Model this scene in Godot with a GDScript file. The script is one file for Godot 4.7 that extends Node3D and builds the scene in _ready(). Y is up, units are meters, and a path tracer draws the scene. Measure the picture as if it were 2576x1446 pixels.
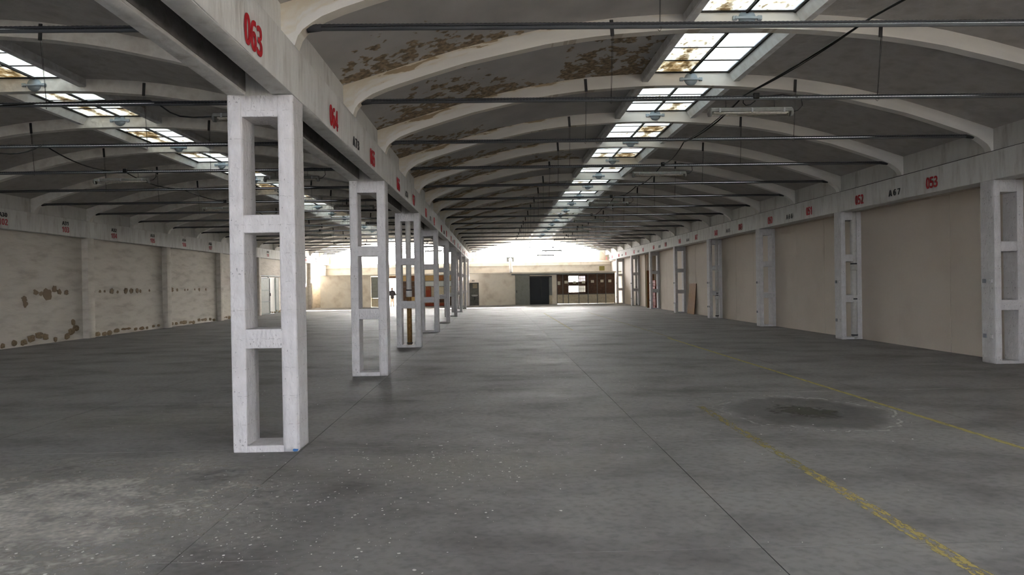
extends Node3D
# A disused two-aisle warehouse: shallow concrete vaults on arched ribs, ridge roof lights, ladder-frame pillars.
# x to the right, y up, the hall runs away from the camera along -z. Metres.

const EYE := 1.75
const XA := -2.116      # right face of the middle pillar row (left edge of the right hall)
const XB := -2.81       # left face of the middle pillar row (right edge of the left hall)
const XR := 9.93        # face of the right pillar row
const XL := -14.9       # face of the left pilasters
const CR := 3.93        # ridge of the right hall
const CL := -8.84       # ridge of the left hall
const BAY := 6.0
const RIB0 := -7.47     # the first rib and pillar in view
const ZEND := -61.5     # far gable
const ZREAR := 13.5      # wall behind the camera
const ZBOX := -56.5     # front of the low annex at the far end
const SUN := Vector3(-0.5, -0.5, 1.0)

var used := {}
var M := {}
var rng := RandomNumberGenerator.new()
var nz := FastNoiseLite.new()
const NTH := ["first", "second", "third", "fourth", "fifth", "sixth", "seventh", "eighth", "ninth", "tenth", "eleventh", "twelfth", "thirteenth", "fourteenth", "fifteenth", "sixteenth", "seventeenth", "eighteenth", "nineteenth"]

# ---------------------------------------------------------------- naming

func numbered(called: String) -> String:
	var n: int = used.get(called, 0)
	used[called] = n + 1
	return called if n == 0 else "%s_%03d" % [called, n]

func tag(o: Node3D, label: String, category: String, group := "", kind := "") -> Node3D:
	o.set_meta("label", label)
	o.set_meta("category", category)
	if group: o.set_meta("group", group)
	if kind: o.set_meta("kind", kind)
	return o

func thing(called: String, label: String, category: String, at := Vector3.ZERO, turn := 0.0, group := "", kind := "") -> Node3D:
	var o := Node3D.new()
	o.name = numbered(called)
	add_child(o)
	o.position = at
	o.rotation.y = turn
	return tag(o, label, category, group, kind)

func put(called: String, mesh: Mesh, m: Material, parent: Node, at := Vector3.ZERO) -> MeshInstance3D:
	var o := MeshInstance3D.new()
	o.name = called
	o.mesh = mesh
	o.material_override = m
	o.position = at
	parent.add_child(o, true)
	return o

func dup(root: Node3D, label: String, at: Vector3) -> Node3D:
	var base := String(root.name)
	var cut := RegEx.create_from_string("_\\d{3}$").sub(base, "")
	var r: Node3D = root.duplicate()
	r.name = numbered(cut)
	add_child(r)
	r.position = at
	r.set_meta("label", label)
	return r

# ---------------------------------------------------------------- shapes

func begin(flat := true) -> SurfaceTool:
	var st := SurfaceTool.new()
	st.begin(Mesh.PRIMITIVE_TRIANGLES)
	st.set_smooth_group(-1 if flat else 0)
	return st

func done(st: SurfaceTool) -> ArrayMesh:
	st.generate_normals()
	return st.commit()

# a, b, c, d run anticlockwise seen from outside
func quad(st: SurfaceTool, a: Vector3, b: Vector3, c: Vector3, d: Vector3, ua := Vector2(0, 0), ub := Vector2(1, 0), uc := Vector2(1, 1), ud := Vector2(0, 1)) -> void:
	st.set_uv(ua); st.add_vertex(a)
	st.set_uv(uc); st.add_vertex(c)
	st.set_uv(ub); st.add_vertex(b)
	st.set_uv(ua); st.add_vertex(a)
	st.set_uv(ud); st.add_vertex(d)
	st.set_uv(uc); st.add_vertex(c)

func tri(st: SurfaceTool, a: Vector3, b: Vector3, c: Vector3) -> void:
	st.set_uv(Vector2(a.x, a.y)); st.add_vertex(a)
	st.set_uv(Vector2(c.x, c.y)); st.add_vertex(c)
	st.set_uv(Vector2(b.x, b.y)); st.add_vertex(b)

# box with a chamfer of k on all edges
func box(st: SurfaceTool, lo: Vector3, hi: Vector3, k := 0.0) -> void:
	var c := (lo + hi) / 2
	var h := (hi - lo) / 2
	for ax in 3:
		var u := (ax + 1) % 3
		var v := (ax + 2) % 3
		for s in [-1.0, 1.0]:
			var p := []
			for q in [[-1.0, -1.0], [1.0, -1.0], [1.0, 1.0], [-1.0, 1.0]]:
				var w := c
				w[ax] += s * h[ax]
				w[u] += q[0] * (h[u] - k)
				w[v] += q[1] * (h[v] - k)
				p.append(w)
			if s > 0: quad(st, p[0], p[1], p[2], p[3])
			else: quad(st, p[3], p[2], p[1], p[0])
	if k <= 0.0: return
	for ax in 3:
		var u := (ax + 1) % 3
		var v := (ax + 2) % 3
		for s in [[-1.0, -1.0], [1.0, -1.0], [1.0, 1.0], [-1.0, 1.0]]:
			var p := []
			for q in [[1.0, 0.0, -1.0], [0.0, 1.0, -1.0], [0.0, 1.0, 1.0], [1.0, 0.0, 1.0]]:
				var w := c
				w[u] += s[0] * (h[u] - k * (1.0 - q[0]))
				w[v] += s[1] * (h[v] - k * (1.0 - q[1]))
				w[ax] += q[2] * (h[ax] - k)
				p.append(w)
			if s[0] * s[1] > 0: quad(st, p[0], p[1], p[2], p[3])
			else: quad(st, p[3], p[2], p[1], p[0])
	for sx in [-1.0, 1.0]:
		for sy in [-1.0, 1.0]:
			for sz in [-1.0, 1.0]:
				var s := Vector3(sx, sy, sz)
				var a := c + s * (h - Vector3(0, k, k))
				var b := c + s * (h - Vector3(k, 0, k))
				var d := c + s * (h - Vector3(k, k, 0))
				if sx * sy * sz > 0: tri(st, a, b, d)
				else: tri(st, a, d, b)

func boxm(lo: Vector3, hi: Vector3, k := 0.0) -> ArrayMesh:
	var st := begin()
	box(st, lo, hi, k)
	return done(st)

func steps(a: float, b: float, r: float, step: float) -> PackedFloat32Array:
	var out := PackedFloat32Array([a, a + r * 0.5, a + r])
	var n := maxi(1, int(round((b - a - 2 * r) / step)))
	for i in range(1, n): out.append(a + r + (b - a - 2 * r) * i / n)
	out.append_array(PackedFloat32Array([b - r, b - r * 0.5, b]))
	return out

# a hand-plastered block: rounded arrises, wavy faces, chipped edges
func rough_box(lo: Vector3, hi: Vector3, r: float, step: float, amp: float, sd: float) -> ArrayMesh:
	var st := begin(false)
	var g := [steps(lo.x, hi.x, r, step), steps(lo.y, hi.y, r, step), steps(lo.z, hi.z, r, step)]
	var ilo := lo + Vector3.ONE * r
	var ihi := hi - Vector3.ONE * r
	for ax in 3:
		var u := (ax + 1) % 3
		var v := (ax + 2) % 3
		for s in 2:
			var rows := []
			for a in g[u]:
				var row := PackedVector3Array()
				for b in g[v]:
					var p := Vector3.ZERO
					p[ax] = hi[ax] if s else lo[ax]
					p[u] = a
					p[v] = b
					var q := p.clamp(ilo, ihi)
					var n := (p - q).normalized()
					var edge := 1.0 - maxf(absf(n.x), maxf(absf(n.y), absf(n.z)))
					var w := nz.get_noise_3d(p.x * 9 + sd, p.y * 9, p.z * 9) * amp
					var chip := maxf(0.0, nz.get_noise_3d(p.x * 22 + sd, p.y * 26, p.z * 22 + 40) - 0.12)
					row.append(q + n * (r + w - chip * edge * 0.17))
				rows.append(row)
			for i in rows.size() - 1:
				for j in rows[i].size() - 1:
					var p0 = rows[i][j]; var p1 = rows[i + 1][j]; var p2 = rows[i + 1][j + 1]; var p3 = rows[i][j + 1]
					if s: quad(st, p0, p1, p2, p3)
					else: quad(st, p3, p2, p1, p0)
	return done(st)

# outline in x, y (anticlockwise) pushed from z0 (far) to z1 (near)
func prism(st: SurfaceTool, poly: PackedVector2Array, z0: float, z1: float) -> void:
	var ids := Geometry2D.triangulate_polygon(poly)
	for i in range(0, ids.size(), 3):
		var a := poly[ids[i]]; var b := poly[ids[i + 1]]; var c := poly[ids[i + 2]]
		if (b - a).cross(c - a) < 0:
			var t := b; b = c; c = t
		tri(st, Vector3(a.x, a.y, z1), Vector3(b.x, b.y, z1), Vector3(c.x, c.y, z1))
		tri(st, Vector3(a.x, a.y, z0), Vector3(c.x, c.y, z0), Vector3(b.x, b.y, z0))
	for i in poly.size():
		var a := poly[i]; var b := poly[(i + 1) % poly.size()]
		quad(st, Vector3(a.x, a.y, z1), Vector3(a.x, a.y, z0), Vector3(b.x, b.y, z0), Vector3(b.x, b.y, z1))

func tube(st: SurfaceTool, pts: PackedVector3Array, radii: Variant, n := 8, capped := true) -> void:
	var rings := []
	var side := Vector3.ZERO
	for i in pts.size():
		var d := (pts[mini(i + 1, pts.size() - 1)] - pts[maxi(i - 1, 0)]).normalized()
		if side == Vector3.ZERO:
			side = d.cross(Vector3.UP if absf(d.y) < 0.9 else Vector3.RIGHT).normalized()
		side = (side - d * side.dot(d)).normalized()
		var up := d.cross(side)
		var r: float = radii[i] if radii is Array or radii is PackedFloat32Array else radii
		var ring := PackedVector3Array()
		for j in n: ring.append(pts[i] + (side * cos(TAU * j / n) + up * sin(TAU * j / n)) * r)
		rings.append(ring)
	for i in rings.size() - 1:
		for j in n:
			var k := (j + 1) % n
			quad(st, rings[i][j], rings[i][k], rings[i + 1][k], rings[i + 1][j])
	if capped:
		for e in [0, rings.size() - 1]:
			for j in n:
				var k := (j + 1) % n
				if e == 0: tri(st, pts[0], rings[0][k], rings[0][j])
				else: tri(st, pts[e], rings[e][j], rings[e][k])

func tubem(pts: PackedVector3Array, radii: Variant, n := 8) -> ArrayMesh:
	var st := begin(false)
	tube(st, pts, radii, n, true)
	return done(st)

func sag(a: Vector3, b: Vector3, drop: float, n := 10) -> PackedVector3Array:
	var out := PackedVector3Array()
	for i in n + 1:
		var t := float(i) / n
		out.append(a.lerp(b, t) - Vector3(0, drop * 4 * t * (1 - t), 0))
	return out

# an irregular flat scrap with thickness h, lying in its own x, z
func scrap(radius: Vector2, h: float, sd: int, n := 14, wob := 0.5) -> ArrayMesh:
	var r := RandomNumberGenerator.new()
	r.seed = sd
	var poly := PackedVector2Array()
	for i in n:
		var a := TAU * i / n
		var k := 1.0 - wob * r.randf()
		poly.append(Vector2(cos(a) * radius.x * k, sin(a) * radius.y * k))
	var st := begin()
	prism(st, poly, 0.0, h)
	return done(st)

func lerp_table(t: Array, x: float) -> float:
	for i in t.size() - 1:
		if x <= t[i + 1][0]:
			return lerpf(t[i][1], t[i + 1][1], clampf((x - t[i][0]) / (t[i + 1][0] - t[i][0]), 0, 1))
	return t[-1][1]

# ---------------------------------------------------------------- the vault's section

const RIB_LOW := [[0.0, 5.623], [0.6, 5.62], [1.0, 5.61], [1.4, 5.588], [2.0, 5.545], [2.33, 5.511], [2.7, 5.461], [3.1, 5.397], [3.78, 5.25], [4.33, 5.125], [4.9, 4.955], [5.33, 4.82], [5.54, 4.75], [5.75, 4.665], [5.86, 4.595], [5.955, 4.525], [6.01, 4.455], [6.045, 4.355]]
const SHELL := [[0.0, 5.875], [0.97, 5.85], [1.4, 5.836], [1.99, 5.798], [2.51, 5.735], [3.115, 5.639], [3.77, 5.5], [4.43, 5.335], [5.1, 5.142], [5.79, 4.925], [6.19, 4.80]]

# how much lower the outer side of a hall stands (the right beam hangs a hand lower than the middle one)
func dip(c: float, x: float) -> float:
	if c > 0: return 0.13 * maxf(0.0, x - c) / 6.0
	return 0.06 * maxf(0.0, c - x) / 6.0

func shell_y(c: float, x: float) -> float:
	return lerp_table(SHELL, absf(x - c)) - dip(c, x)

func low_y(c: float, x: float) -> float:
	return lerp_table(RIB_LOW, absf(x - c)) - dip(c, x)

# ---------------------------------------------------------------- materials

func ramp(stops: Array) -> Gradient:
	var g := Gradient.new()
	var o := PackedFloat32Array()
	var c := PackedColorArray()
	for s in stops:
		o.append(s[0])
		c.append(s[1])
	g.offsets = o
	g.colors = c
	return g

func noise_tex(size: int, freq: float, oct: int, stops: Array, sd: int, kind := FastNoiseLite.TYPE_SIMPLEX_SMOOTH, gain := 0.5) -> NoiseTexture2D:
	var t := NoiseTexture2D.new()
	t.width = size
	t.height = size
	t.seamless = true
	t.generate_mipmaps = false
	var n := FastNoiseLite.new()
	n.noise_type = kind
	n.frequency = freq
	n.fractal_octaves = oct
	n.fractal_gain = gain
	n.seed = sd
	t.noise = n
	if stops: t.color_ramp = ramp(stops)
	return t

func mat(color: Color, rough := 0.85, tex: Texture2D = null, scale := 0.0, more := {}) -> StandardMaterial3D:
	var m := StandardMaterial3D.new()
	m.albedo_color = color
	m.roughness = rough
	m.metallic_specular = 0.4
	if tex:
		m.albedo_texture = tex
	if scale > 0:
		m.uv1_triplanar = true
		m.uv1_world_triplanar = true
		m.uv1_scale = Vector3.ONE * scale
	for k in more: m.set(k, more[k])
	return m

func g(v: float, warm := 0.0) -> Color:
	return Color(v + warm, v, v - warm)

func materials() -> void:
	var mottled := noise_tex(512, 0.012, 5, [[0.0, g(0.86, 0.012)], [0.35, g(0.95, 0.006)], [0.6, g(1.0)], [1.0, g(0.93)]], 3)
	var streaks := noise_tex(512, 0.012, 5, [[0.0, g(0.80, 0.012)], [0.25, g(0.93, 0.006)], [0.5, g(0.985)], [0.75, g(1.0)], [1.0, g(0.97)]], 8)
	var bump := noise_tex(512, 0.03, 5, [], 21)
	var fine := noise_tex(512, 0.09, 4, [], 22)
	var relief := {"heightmap_enabled": true, "heightmap_texture": bump, "heightmap_scale": 0.9}
	M.white = mat(Color(0.83, 0.82, 0.825), 0.85, paint_image(), 0.0, relief)
	M.white.uv1_triplanar = true
	M.white.uv1_world_triplanar = true
	M.white.uv1_scale = Vector3(1.1, 0.55, 1.1)
	M.beam = mat(Color(0.86, 0.855, 0.84), 0.9, streaks, 0.0, relief)
	M.beam.uv1_triplanar = true
	M.beam.uv1_world_triplanar = true
	M.beam.uv1_scale = Vector3(0.55, 0.13, 0.55)
	M.raw = mat(Color(0.50, 0.49, 0.475), 0.95, streaks, 0.7, relief)
	M.rib = mat(Color(0.94, 0.93, 0.91), 0.9, mottled, 0.35, relief)
	M.rib_stained = mat(Color(0.94, 0.93, 0.91), 0.9, stain_image(), 0.0)
	M.vault = mat(Color(0.74, 0.73, 0.715), 0.95, mottled, 0.3, relief)
	M.curb = mat(Color(0.94, 0.94, 0.94), 0.85, mottled, 0.5)
	M.plaster = mat(Color(0.83, 0.80, 0.755), 0.95, noise_tex(1024, 0.006, 5, [[0.0, g(0.85, 0.006)], [0.3, g(0.94, 0.004)], [0.5, g(0.98)], [0.8, g(1.0)], [1.0, g(0.96)]], 31), 0.0, {"uv1_triplanar": true, "uv1_world_triplanar": true, "uv1_scale": Vector3(0.2, 0.45, 0.12), "heightmap_enabled": true, "heightmap_texture": bump, "heightmap_scale": 1.0})
	M.cream = mat(Color(0.82, 0.775, 0.72), 0.9, noise_tex(512, 0.008, 4, [[0.0, g(0.95, 0.004)], [0.5, g(0.985)], [1.0, g(1.0)]], 61), 0.12, {"heightmap_enabled": true, "heightmap_texture": fine, "heightmap_scale": 0.1})
	M.endwall = mat(Color(0.91, 0.88, 0.82), 0.92, noise_tex(512, 0.008, 4, [[0.0, g(0.86, 0.02)], [0.3, g(0.95, 0.01)], [0.6, g(1.0)], [1.0, g(0.97)]], 41), 0.2)
	M.stone = mat(Color(0.66, 0.575, 0.46), 0.95, noise_tex(256, 0.03, 4, [[0.0, g(0.65)], [1.0, g(1.0)]], 17), 1.6, relief)
	M.earth = mat(Color(0.52, 0.45, 0.37), 0.95)
	# the floor: broad damp clouds over fine grit
	var f := mat(Color(0.54, 0.53, 0.52), 0.82, noise_tex(1024, 0.006, 7, [[0.0, g(0.70, 0.008)], [0.3, g(0.86, 0.004)], [0.5, g(0.95)], [0.7, g(1.0, 0.006)], [1.0, g(1.05, 0.012)]], 55, FastNoiseLite.TYPE_SIMPLEX_SMOOTH, 0.58), 0.0)
	f.uv1_triplanar = true
	f.uv1_world_triplanar = true
	f.uv1_scale = Vector3(0.075, 0.11, 0.12)
	f.detail_enabled = true
	f.detail_blend_mode = BaseMaterial3D.BLEND_MODE_MUL
	f.detail_albedo = noise_tex(1024, 0.02, 6, [[0.0, g(0.86)], [0.35, g(0.95)], [0.6, g(1.0)], [1.0, g(1.0)]], 56)
	f.detail_uv_layer = BaseMaterial3D.DETAIL_UV_2
	f.uv2_triplanar = true
	f.uv2_world_triplanar = true
	f.uv2_scale = Vector3(0.42, 0.42, 0.5)
	f.roughness_texture = noise_tex(512, 0.01, 5, [[0.0, g(0.7)], [1.0, g(1.0)]], 58)
	M.floor = f
	M.dark_roof = mat(Color(0.40, 0.395, 0.39), 0.95)  # dark tone for the added annex roof layer that damps bounced sun
	M.joint = mat(Color(0.17, 0.165, 0.16), 1.0)  # floor joints, and the painted shadow line on the right beam
	M.ground = mat(Color(0.52, 0.50, 0.46), 0.95, mottled, 0.1)
	M.yellow = mat(Color(0.76, 0.70, 0.43), 0.8, worn_image(0.22, 5), 0.0, {"transparency": BaseMaterial3D.TRANSPARENCY_ALPHA})
	M.yellow_worn = mat(Color(0.74, 0.67, 0.42), 0.8, worn_image(0.56, 6), 0.0, {"transparency": BaseMaterial3D.TRANSPARENCY_ALPHA})
	M.faint = mat(Color(0.62, 0.57, 0.36), 0.85, worn_image(0.62, 9), 0.0, {"transparency": BaseMaterial3D.TRANSPARENCY_ALPHA})
	M.dust = mat(Color(0.88, 0.86, 0.82), 0.95, dust_image(), 0.0, {"transparency": BaseMaterial3D.TRANSPARENCY_ALPHA})
	M.dust_thin = M.dust.duplicate()
	M.dust_thin.albedo_color = Color(0.80, 0.78, 0.73, 0.4)
	M.puddle = mat(Color(1, 1, 1), 0.55, puddle_image(), 0.0, {"transparency": BaseMaterial3D.TRANSPARENCY_ALPHA})
	M.flake = mat(Color(0.86, 0.85, 0.83), 0.9)
	# metals, paint, plastics
	M.steel = mat(Color(0.36, 0.37, 0.38), 0.8, null, 0.0, {"metallic_specular": 0.0})
	M.rebar = mat(Color(0.26, 0.265, 0.275), 0.8, null, 0.0, {"metallic_specular": 0.0})
	M.strap = mat(Color(0.22, 0.225, 0.235), 0.6, null, 0.0, {"metallic": 0.4})
	M.wire = mat(Color(0.20, 0.20, 0.20), 0.7)
	M.cable = mat(Color(0.055, 0.055, 0.06), 0.6)
	M.pale_cable = mat(Color(0.55, 0.56, 0.56), 0.6)
	M.disc = mat(Color(0.60, 0.64, 0.67), 0.55, null, 0.0, {"metallic": 0.2})
	M.bar = mat(Color(0.20, 0.19, 0.18), 0.7, null, 0.0, {"metallic": 0.3})
	M.tray = mat(Color(0.46, 0.46, 0.45), 0.6, mottled, 1.0)
	M.cover = mat(Color(0.80, 0.79, 0.74, 0.5), 0.35, noise_tex(256, 0.03, 4, [[0.0, Color(0.55, 0.5, 0.42, 0.9)], [0.6, Color(0.85, 0.84, 0.8, 0.45)], [1.0, Color(0.9, 0.9, 0.88, 0.35)]], 71), 2.0, {"transparency": BaseMaterial3D.TRANSPARENCY_ALPHA})
	M.lamp_tube = mat(Color(0.90, 0.89, 0.86), 0.4)
	M.red = mat(Color(0.66, 0.10, 0.15), 0.8)
	M.red_faded = mat(Color(0.72, 0.32, 0.34), 0.85)
	M.black = mat(Color(0.13, 0.13, 0.135), 0.8)
	M.pipe = mat(Color(0.80, 0.79, 0.77), 0.7, mottled, 0.8)
	M.rust = mat(Color(0.52, 0.42, 0.28), 0.85, noise_tex(256, 0.03, 5, [[0.0, Color(0.35, 0.3, 0.25)], [0.3, Color(0.85, 0.8, 0.7)], [1.0, Color(1, 1, 1)]], 73), 1.2)
	M.socket = mat(Color(0.52, 0.53, 0.55), 0.6)
	M.grey_door = mat(Color(0.50, 0.51, 0.48), 0.6, mottled, 0.4)
	M.grey_frame = mat(Color(0.42, 0.43, 0.42), 0.6)
	M.dark_door = mat(Color(0.135, 0.15, 0.165), 0.6)
	M.brown = mat(Color(0.38, 0.285, 0.225), 0.75, noise_tex(256, 0.02, 4, [[0.0, g(0.72)], [1.0, g(1.0)]], 75), 0.8)
	M.timber = mat(Color(0.56, 0.36, 0.20), 0.7, noise_tex(256, 0.02, 4, [[0.0, g(0.75)], [1.0, g(1.0)]], 76), 0.8)
	M.tan = mat(Color(0.74, 0.62, 0.42), 0.8)
	M.beige = mat(Color(0.78, 0.74, 0.64), 0.8, mottled, 0.5)
	M.redwood = mat(Color(0.50, 0.20, 0.11), 0.6)
	M.board = mat(Color(0.62, 0.46, 0.29), 0.75, noise_tex(256, 0.02, 4, [[0.0, g(0.84)], [1.0, g(1.0)]], 77), 0.8)
	M.olive = mat(Color(0.56, 0.53, 0.30), 0.8)
	M.paper = mat(Color(0.82, 0.81, 0.74), 0.9)
	M.enamel = mat(Color(0.86, 0.86, 0.84), 0.3)
	M.glass = mat(Color(1, 1, 1, 0.06), 0.03, null, 0.0, {"transparency": BaseMaterial3D.TRANSPARENCY_ALPHA})
	M.milky = mat(Color(0.86, 0.88, 0.86), 0.5, null, 0.0, {"backlight_enabled": true, "backlight": Color(0.8, 0.8, 0.8)})
	M.blue_pane = mat(Color(0.45, 0.50, 0.85), 0.4, null, 0.0, {"backlight_enabled": true, "backlight": Color(1, 1, 1)})
	M.skin = mat(Color(0.78, 0.58, 0.48), 0.6)
	M.jacket = mat(Color(0.10, 0.10, 0.14), 0.85)
	M.trousers = mat(Color(0.80, 0.76, 0.74), 0.85)
	M.hair = mat(Color(0.26, 0.17, 0.11), 0.8)
	M.shoe = mat(Color(0.20, 0.18, 0.17), 0.7)
	M.panes = []
	for i in 7:
		var pm := mat(Color(0.93, 0.94, 0.93), 0.55, pane_image(i), 0.0, {"backlight_enabled": true, "backlight": Color(0.56, 0.56, 0.56)})
		M.panes.append(pm)

func image(w: int, h: int, alpha := false) -> Image:
	return Image.create_empty(w, h, false, Image.FORMAT_RGBA8 if alpha else Image.FORMAT_RGB8)

# whitewash: board marks of the shuttering, scuffs and chips
func paint_image() -> ImageTexture:
	var w := 384; var h := 768
	var im := image(w, h)
	for y in h:
		for x in w:
			var a := TAU * x / w
			var p := Vector3(cos(a), sin(a), 0) * 60.0
			var b := 0.97 + 0.05 * nz.get_noise_3d(p.x, p.y, y * 0.5)
			var chip := nz.get_noise_3d(p.x * 3.1, p.y * 3.1, y * 1.7 + 300)
			var patch := nz.get_noise_3d(p.x * 0.5 + 90, p.y * 0.5, y * 0.16)
			var row := fposmod(y + 4.0 * nz.get_noise_2d(x * 1.3, floorf(y / 128.0) * 50.0), 128.0)
			var dash := nz.get_noise_2d(x * 1.6 + floorf(y / 128.0) * 340.0, 77)
			if row < 2.2 and dash > 0.12: b *= 0.84
			b *= 1.0 - 0.28 * clampf((chip - 0.56 + 0.30 * maxf(0.0, patch)) * 9.0, 0, 1)
			b = minf(b, 1.0)
			im.set_pixel(x, y, Color(b, b * 0.995, b * 0.985))
	return ImageTexture.create_from_image(im)

# ribs of the right hall: damp ochre creeping down from the shell on their left half
func stain_image() -> ImageTexture:
	var w := 1024; var h := 64
	var im := image(w, h)
	for y in h:
		for x in w:
			var up := 1.0 - float(y) / h
			var n := nz.get_noise_2d(x * 0.55, y * 1.3) + 0.5 * nz.get_noise_2d(x * 1.9 + 200, y * 3.0)
			var reach := lerp_table([[0.0, 0.7], [60.0, 0.55], [200.0, 0.35], [330.0, 0.28], [470.0, 0.05], [1024.0, -0.2]], float(x))
			var k := clampf((up - 1.0 + reach + n * 0.35) * 4.0, 0.0, 1.0)
			var c := Color(1, 1, 1) * (0.96 + 0.05 * nz.get_noise_2d(x * 0.3, y * 0.6 + 99))
			c = c.lerp(Color(0.88, 0.83, 0.73), k * 0.6)
			if k > 0.85 and n > 0.24: c = c.lerp(Color(0.62, 0.54, 0.43), 0.7)
			im.set_pixel(x, y, Color(minf(c.r, 1), minf(c.g, 1), minf(c.b, 1)))
	return ImageTexture.create_from_image(im)

# one vault field whose paint has come off along the far rib: reach = how far, in metres, by distance from the ridge
func peel_image(reach: Array, sd: float) -> ImageTexture:
	var w := 620; var h := 280
	var im := image(w, h)
	var base := Color(0.74, 0.73, 0.715)
	for y in h:
		for x in w:
			var dx := lerpf(0.97, 6.19, float(x) / w)
			var d := (1.0 - float(y) / h) * 2.83
			var n := nz.get_noise_2d(x * 1.0 + sd, y * 1.0) * 1.0 + nz.get_noise_2d(x * 2.2 + sd, y * 2.6 + 500) * 0.55 + nz.get_noise_2d(x * 7.0, y * 8.0 + sd) * 0.12
			var t := lerp_table(reach, dx)
			var c := base * (0.97 + 0.06 * nz.get_noise_2d(x * 0.5, y * 0.5 + sd))
			if t > 0.02:
				var k := 1.0 - d / t + n * 1.5
				if k > 0.42 and d < t * 1.8:
					c = Color(0.55, 0.49, 0.405) * (0.97 + 0.4 * nz.get_noise_2d(x * 4.0, y * 4.0 + sd))
				elif k > 0.3 and d < t * 1.8:
					c = c.lerp(Color(0.66, 0.62, 0.55), 0.6)
			c.a = 1.0
			im.set_pixel(x, y, c.clamp())
	return ImageTexture.create_from_image(im)

# wired roof glass: white, with rust-brown silt along the laps
func pane_image(i: int) -> ImageTexture:
	var w := 192; var h := 96
	var im := image(w, h)
	var dirt: float = [0.05, 0.15, 0.28, 0.45, 0.7, 0.1, 0.9][i]
	for y in h:
		for x in w:
			var n := nz.get_noise_2d(x * 0.55 + i * 321, y * 2.2) + 0.5 * nz.get_noise_2d(x * 1.6 + i * 99, y * 5.0)
			var band := absf(float(y) / h - 0.5 - 0.3 * nz.get_noise_2d(x * 0.3, i * 70))
			var k := clampf((dirt * 1.25 - band * 1.1 + n * 0.9 - 0.15) * 1.5, 0, 1)
			var c := Color(0.98, 0.99, 1.0).lerp(Color(0.68, 0.60, 0.47), k * minf(1.0, dirt + 0.3))
			if k > 0.8 and n > 0.25: c = Color(0.56, 0.50, 0.40)
			im.set_pixel(x, y, c)
	return ImageTexture.create_from_image(im)

# painted line, worn through: only the alpha varies
func worn_image(bare: float, sd: int) -> ImageTexture:
	var w := 64; var h := 1024
	var im := image(w, h, true)
	for y in h:
		for x in w:
			var n := 0.5 + 0.5 * (nz.get_noise_2d(x * 1.6 + sd * 400, y * 0.9) * 1.2 + nz.get_noise_2d(x * 5.0, y * 3.5 + sd * 50) * 0.8)
			var edge := minf(x, w - 1 - x) / 6.0
			var a := clampf((n - bare * 0.62) * 5.0, 0.0, 1.0) * clampf(edge + n - 0.3, 0, 1)
			var v := 0.9 + 0.1 * n
			im.set_pixel(x, y, Color(v, v, v, a * 0.85))
	return ImageTexture.create_from_image(im)

func dust_image() -> ImageTexture:
	var s := 512
	var im := image(s, s, true)
	for y in s:
		for x in s:
			var r := Vector2(x - s * 0.5, y - s * 0.5).length() / (s * 0.5)
			var n := nz.get_noise_2d(x * 0.6 + 900, y * 0.8) + 0.6 * nz.get_noise_2d(x * 2.0, y * 2.4 + 70) + 0.7 * nz.get_noise_2d(x * 6.0 + 30, y * 6.0)
			var a := clampf((0.95 - r + n * 0.38) * 0.95, 0, 1) * clampf((1.0 - r) * 4.0, 0, 1) * (0.85 + 0.3 * nz.get_noise_2d(x * 9.0, y * 9.0 + 700))
			im.set_pixel(x, y, Color(1, 1, 1, minf(a * 0.95, 1.0)))
	return ImageTexture.create_from_image(im)

# a dried puddle: lime rim, dark damp middle
func puddle_image() -> ImageTexture:
	var s := 512
	var im := image(s, s, true)
	for y in s:
		for x in s:
			var v := Vector2(x - s * 0.5, y - s * 0.5) / (s * 0.5)
			var ang := v.angle()
			var wob := 0.16 * nz.get_noise_2d(cos(ang) * 60 + 500, sin(ang) * 60) + 0.05 * nz.get_noise_2d(cos(ang) * 220, sin(ang) * 220)
			var r := v.length() + wob
			var n := nz.get_noise_2d(x * 1.2, y * 1.2)
			var c := Color(0.40, 0.395, 0.38, 0.0)
			if r < 0.78: c.a = 0.34 * smoothstep(0.82, 0.66, r)
			if r < 0.36:
				c = c.lerp(Color(0.27, 0.265, 0.22, 0.85), smoothstep(0.36, 0.12, r + n * 0.2))
			var rim := exp(-pow((r - 0.84) / 0.028, 2.0)) * clampf(0.5 + n * 2.2 + 0.5 * sin(ang + 1.9), 0, 1)
			var rim2 := exp(-pow((r - 0.93) / 0.02, 2.0)) * clampf(n * 3.0 + 0.5 * sin(ang * 2 + 0.4), 0, 1)
			var k := maxf(rim, rim2 * 0.8)
			if k > 0.02: c = Color(0.80, 0.79, 0.77, maxf(k * 0.75, c.a)) if k > c.a else c.lerp(Color(0.80, 0.79, 0.77, c.a), k)
			im.set_pixel(x, y, c)
	return ImageTexture.create_from_image(im)

# ---------------------------------------------------------------- scene

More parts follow.
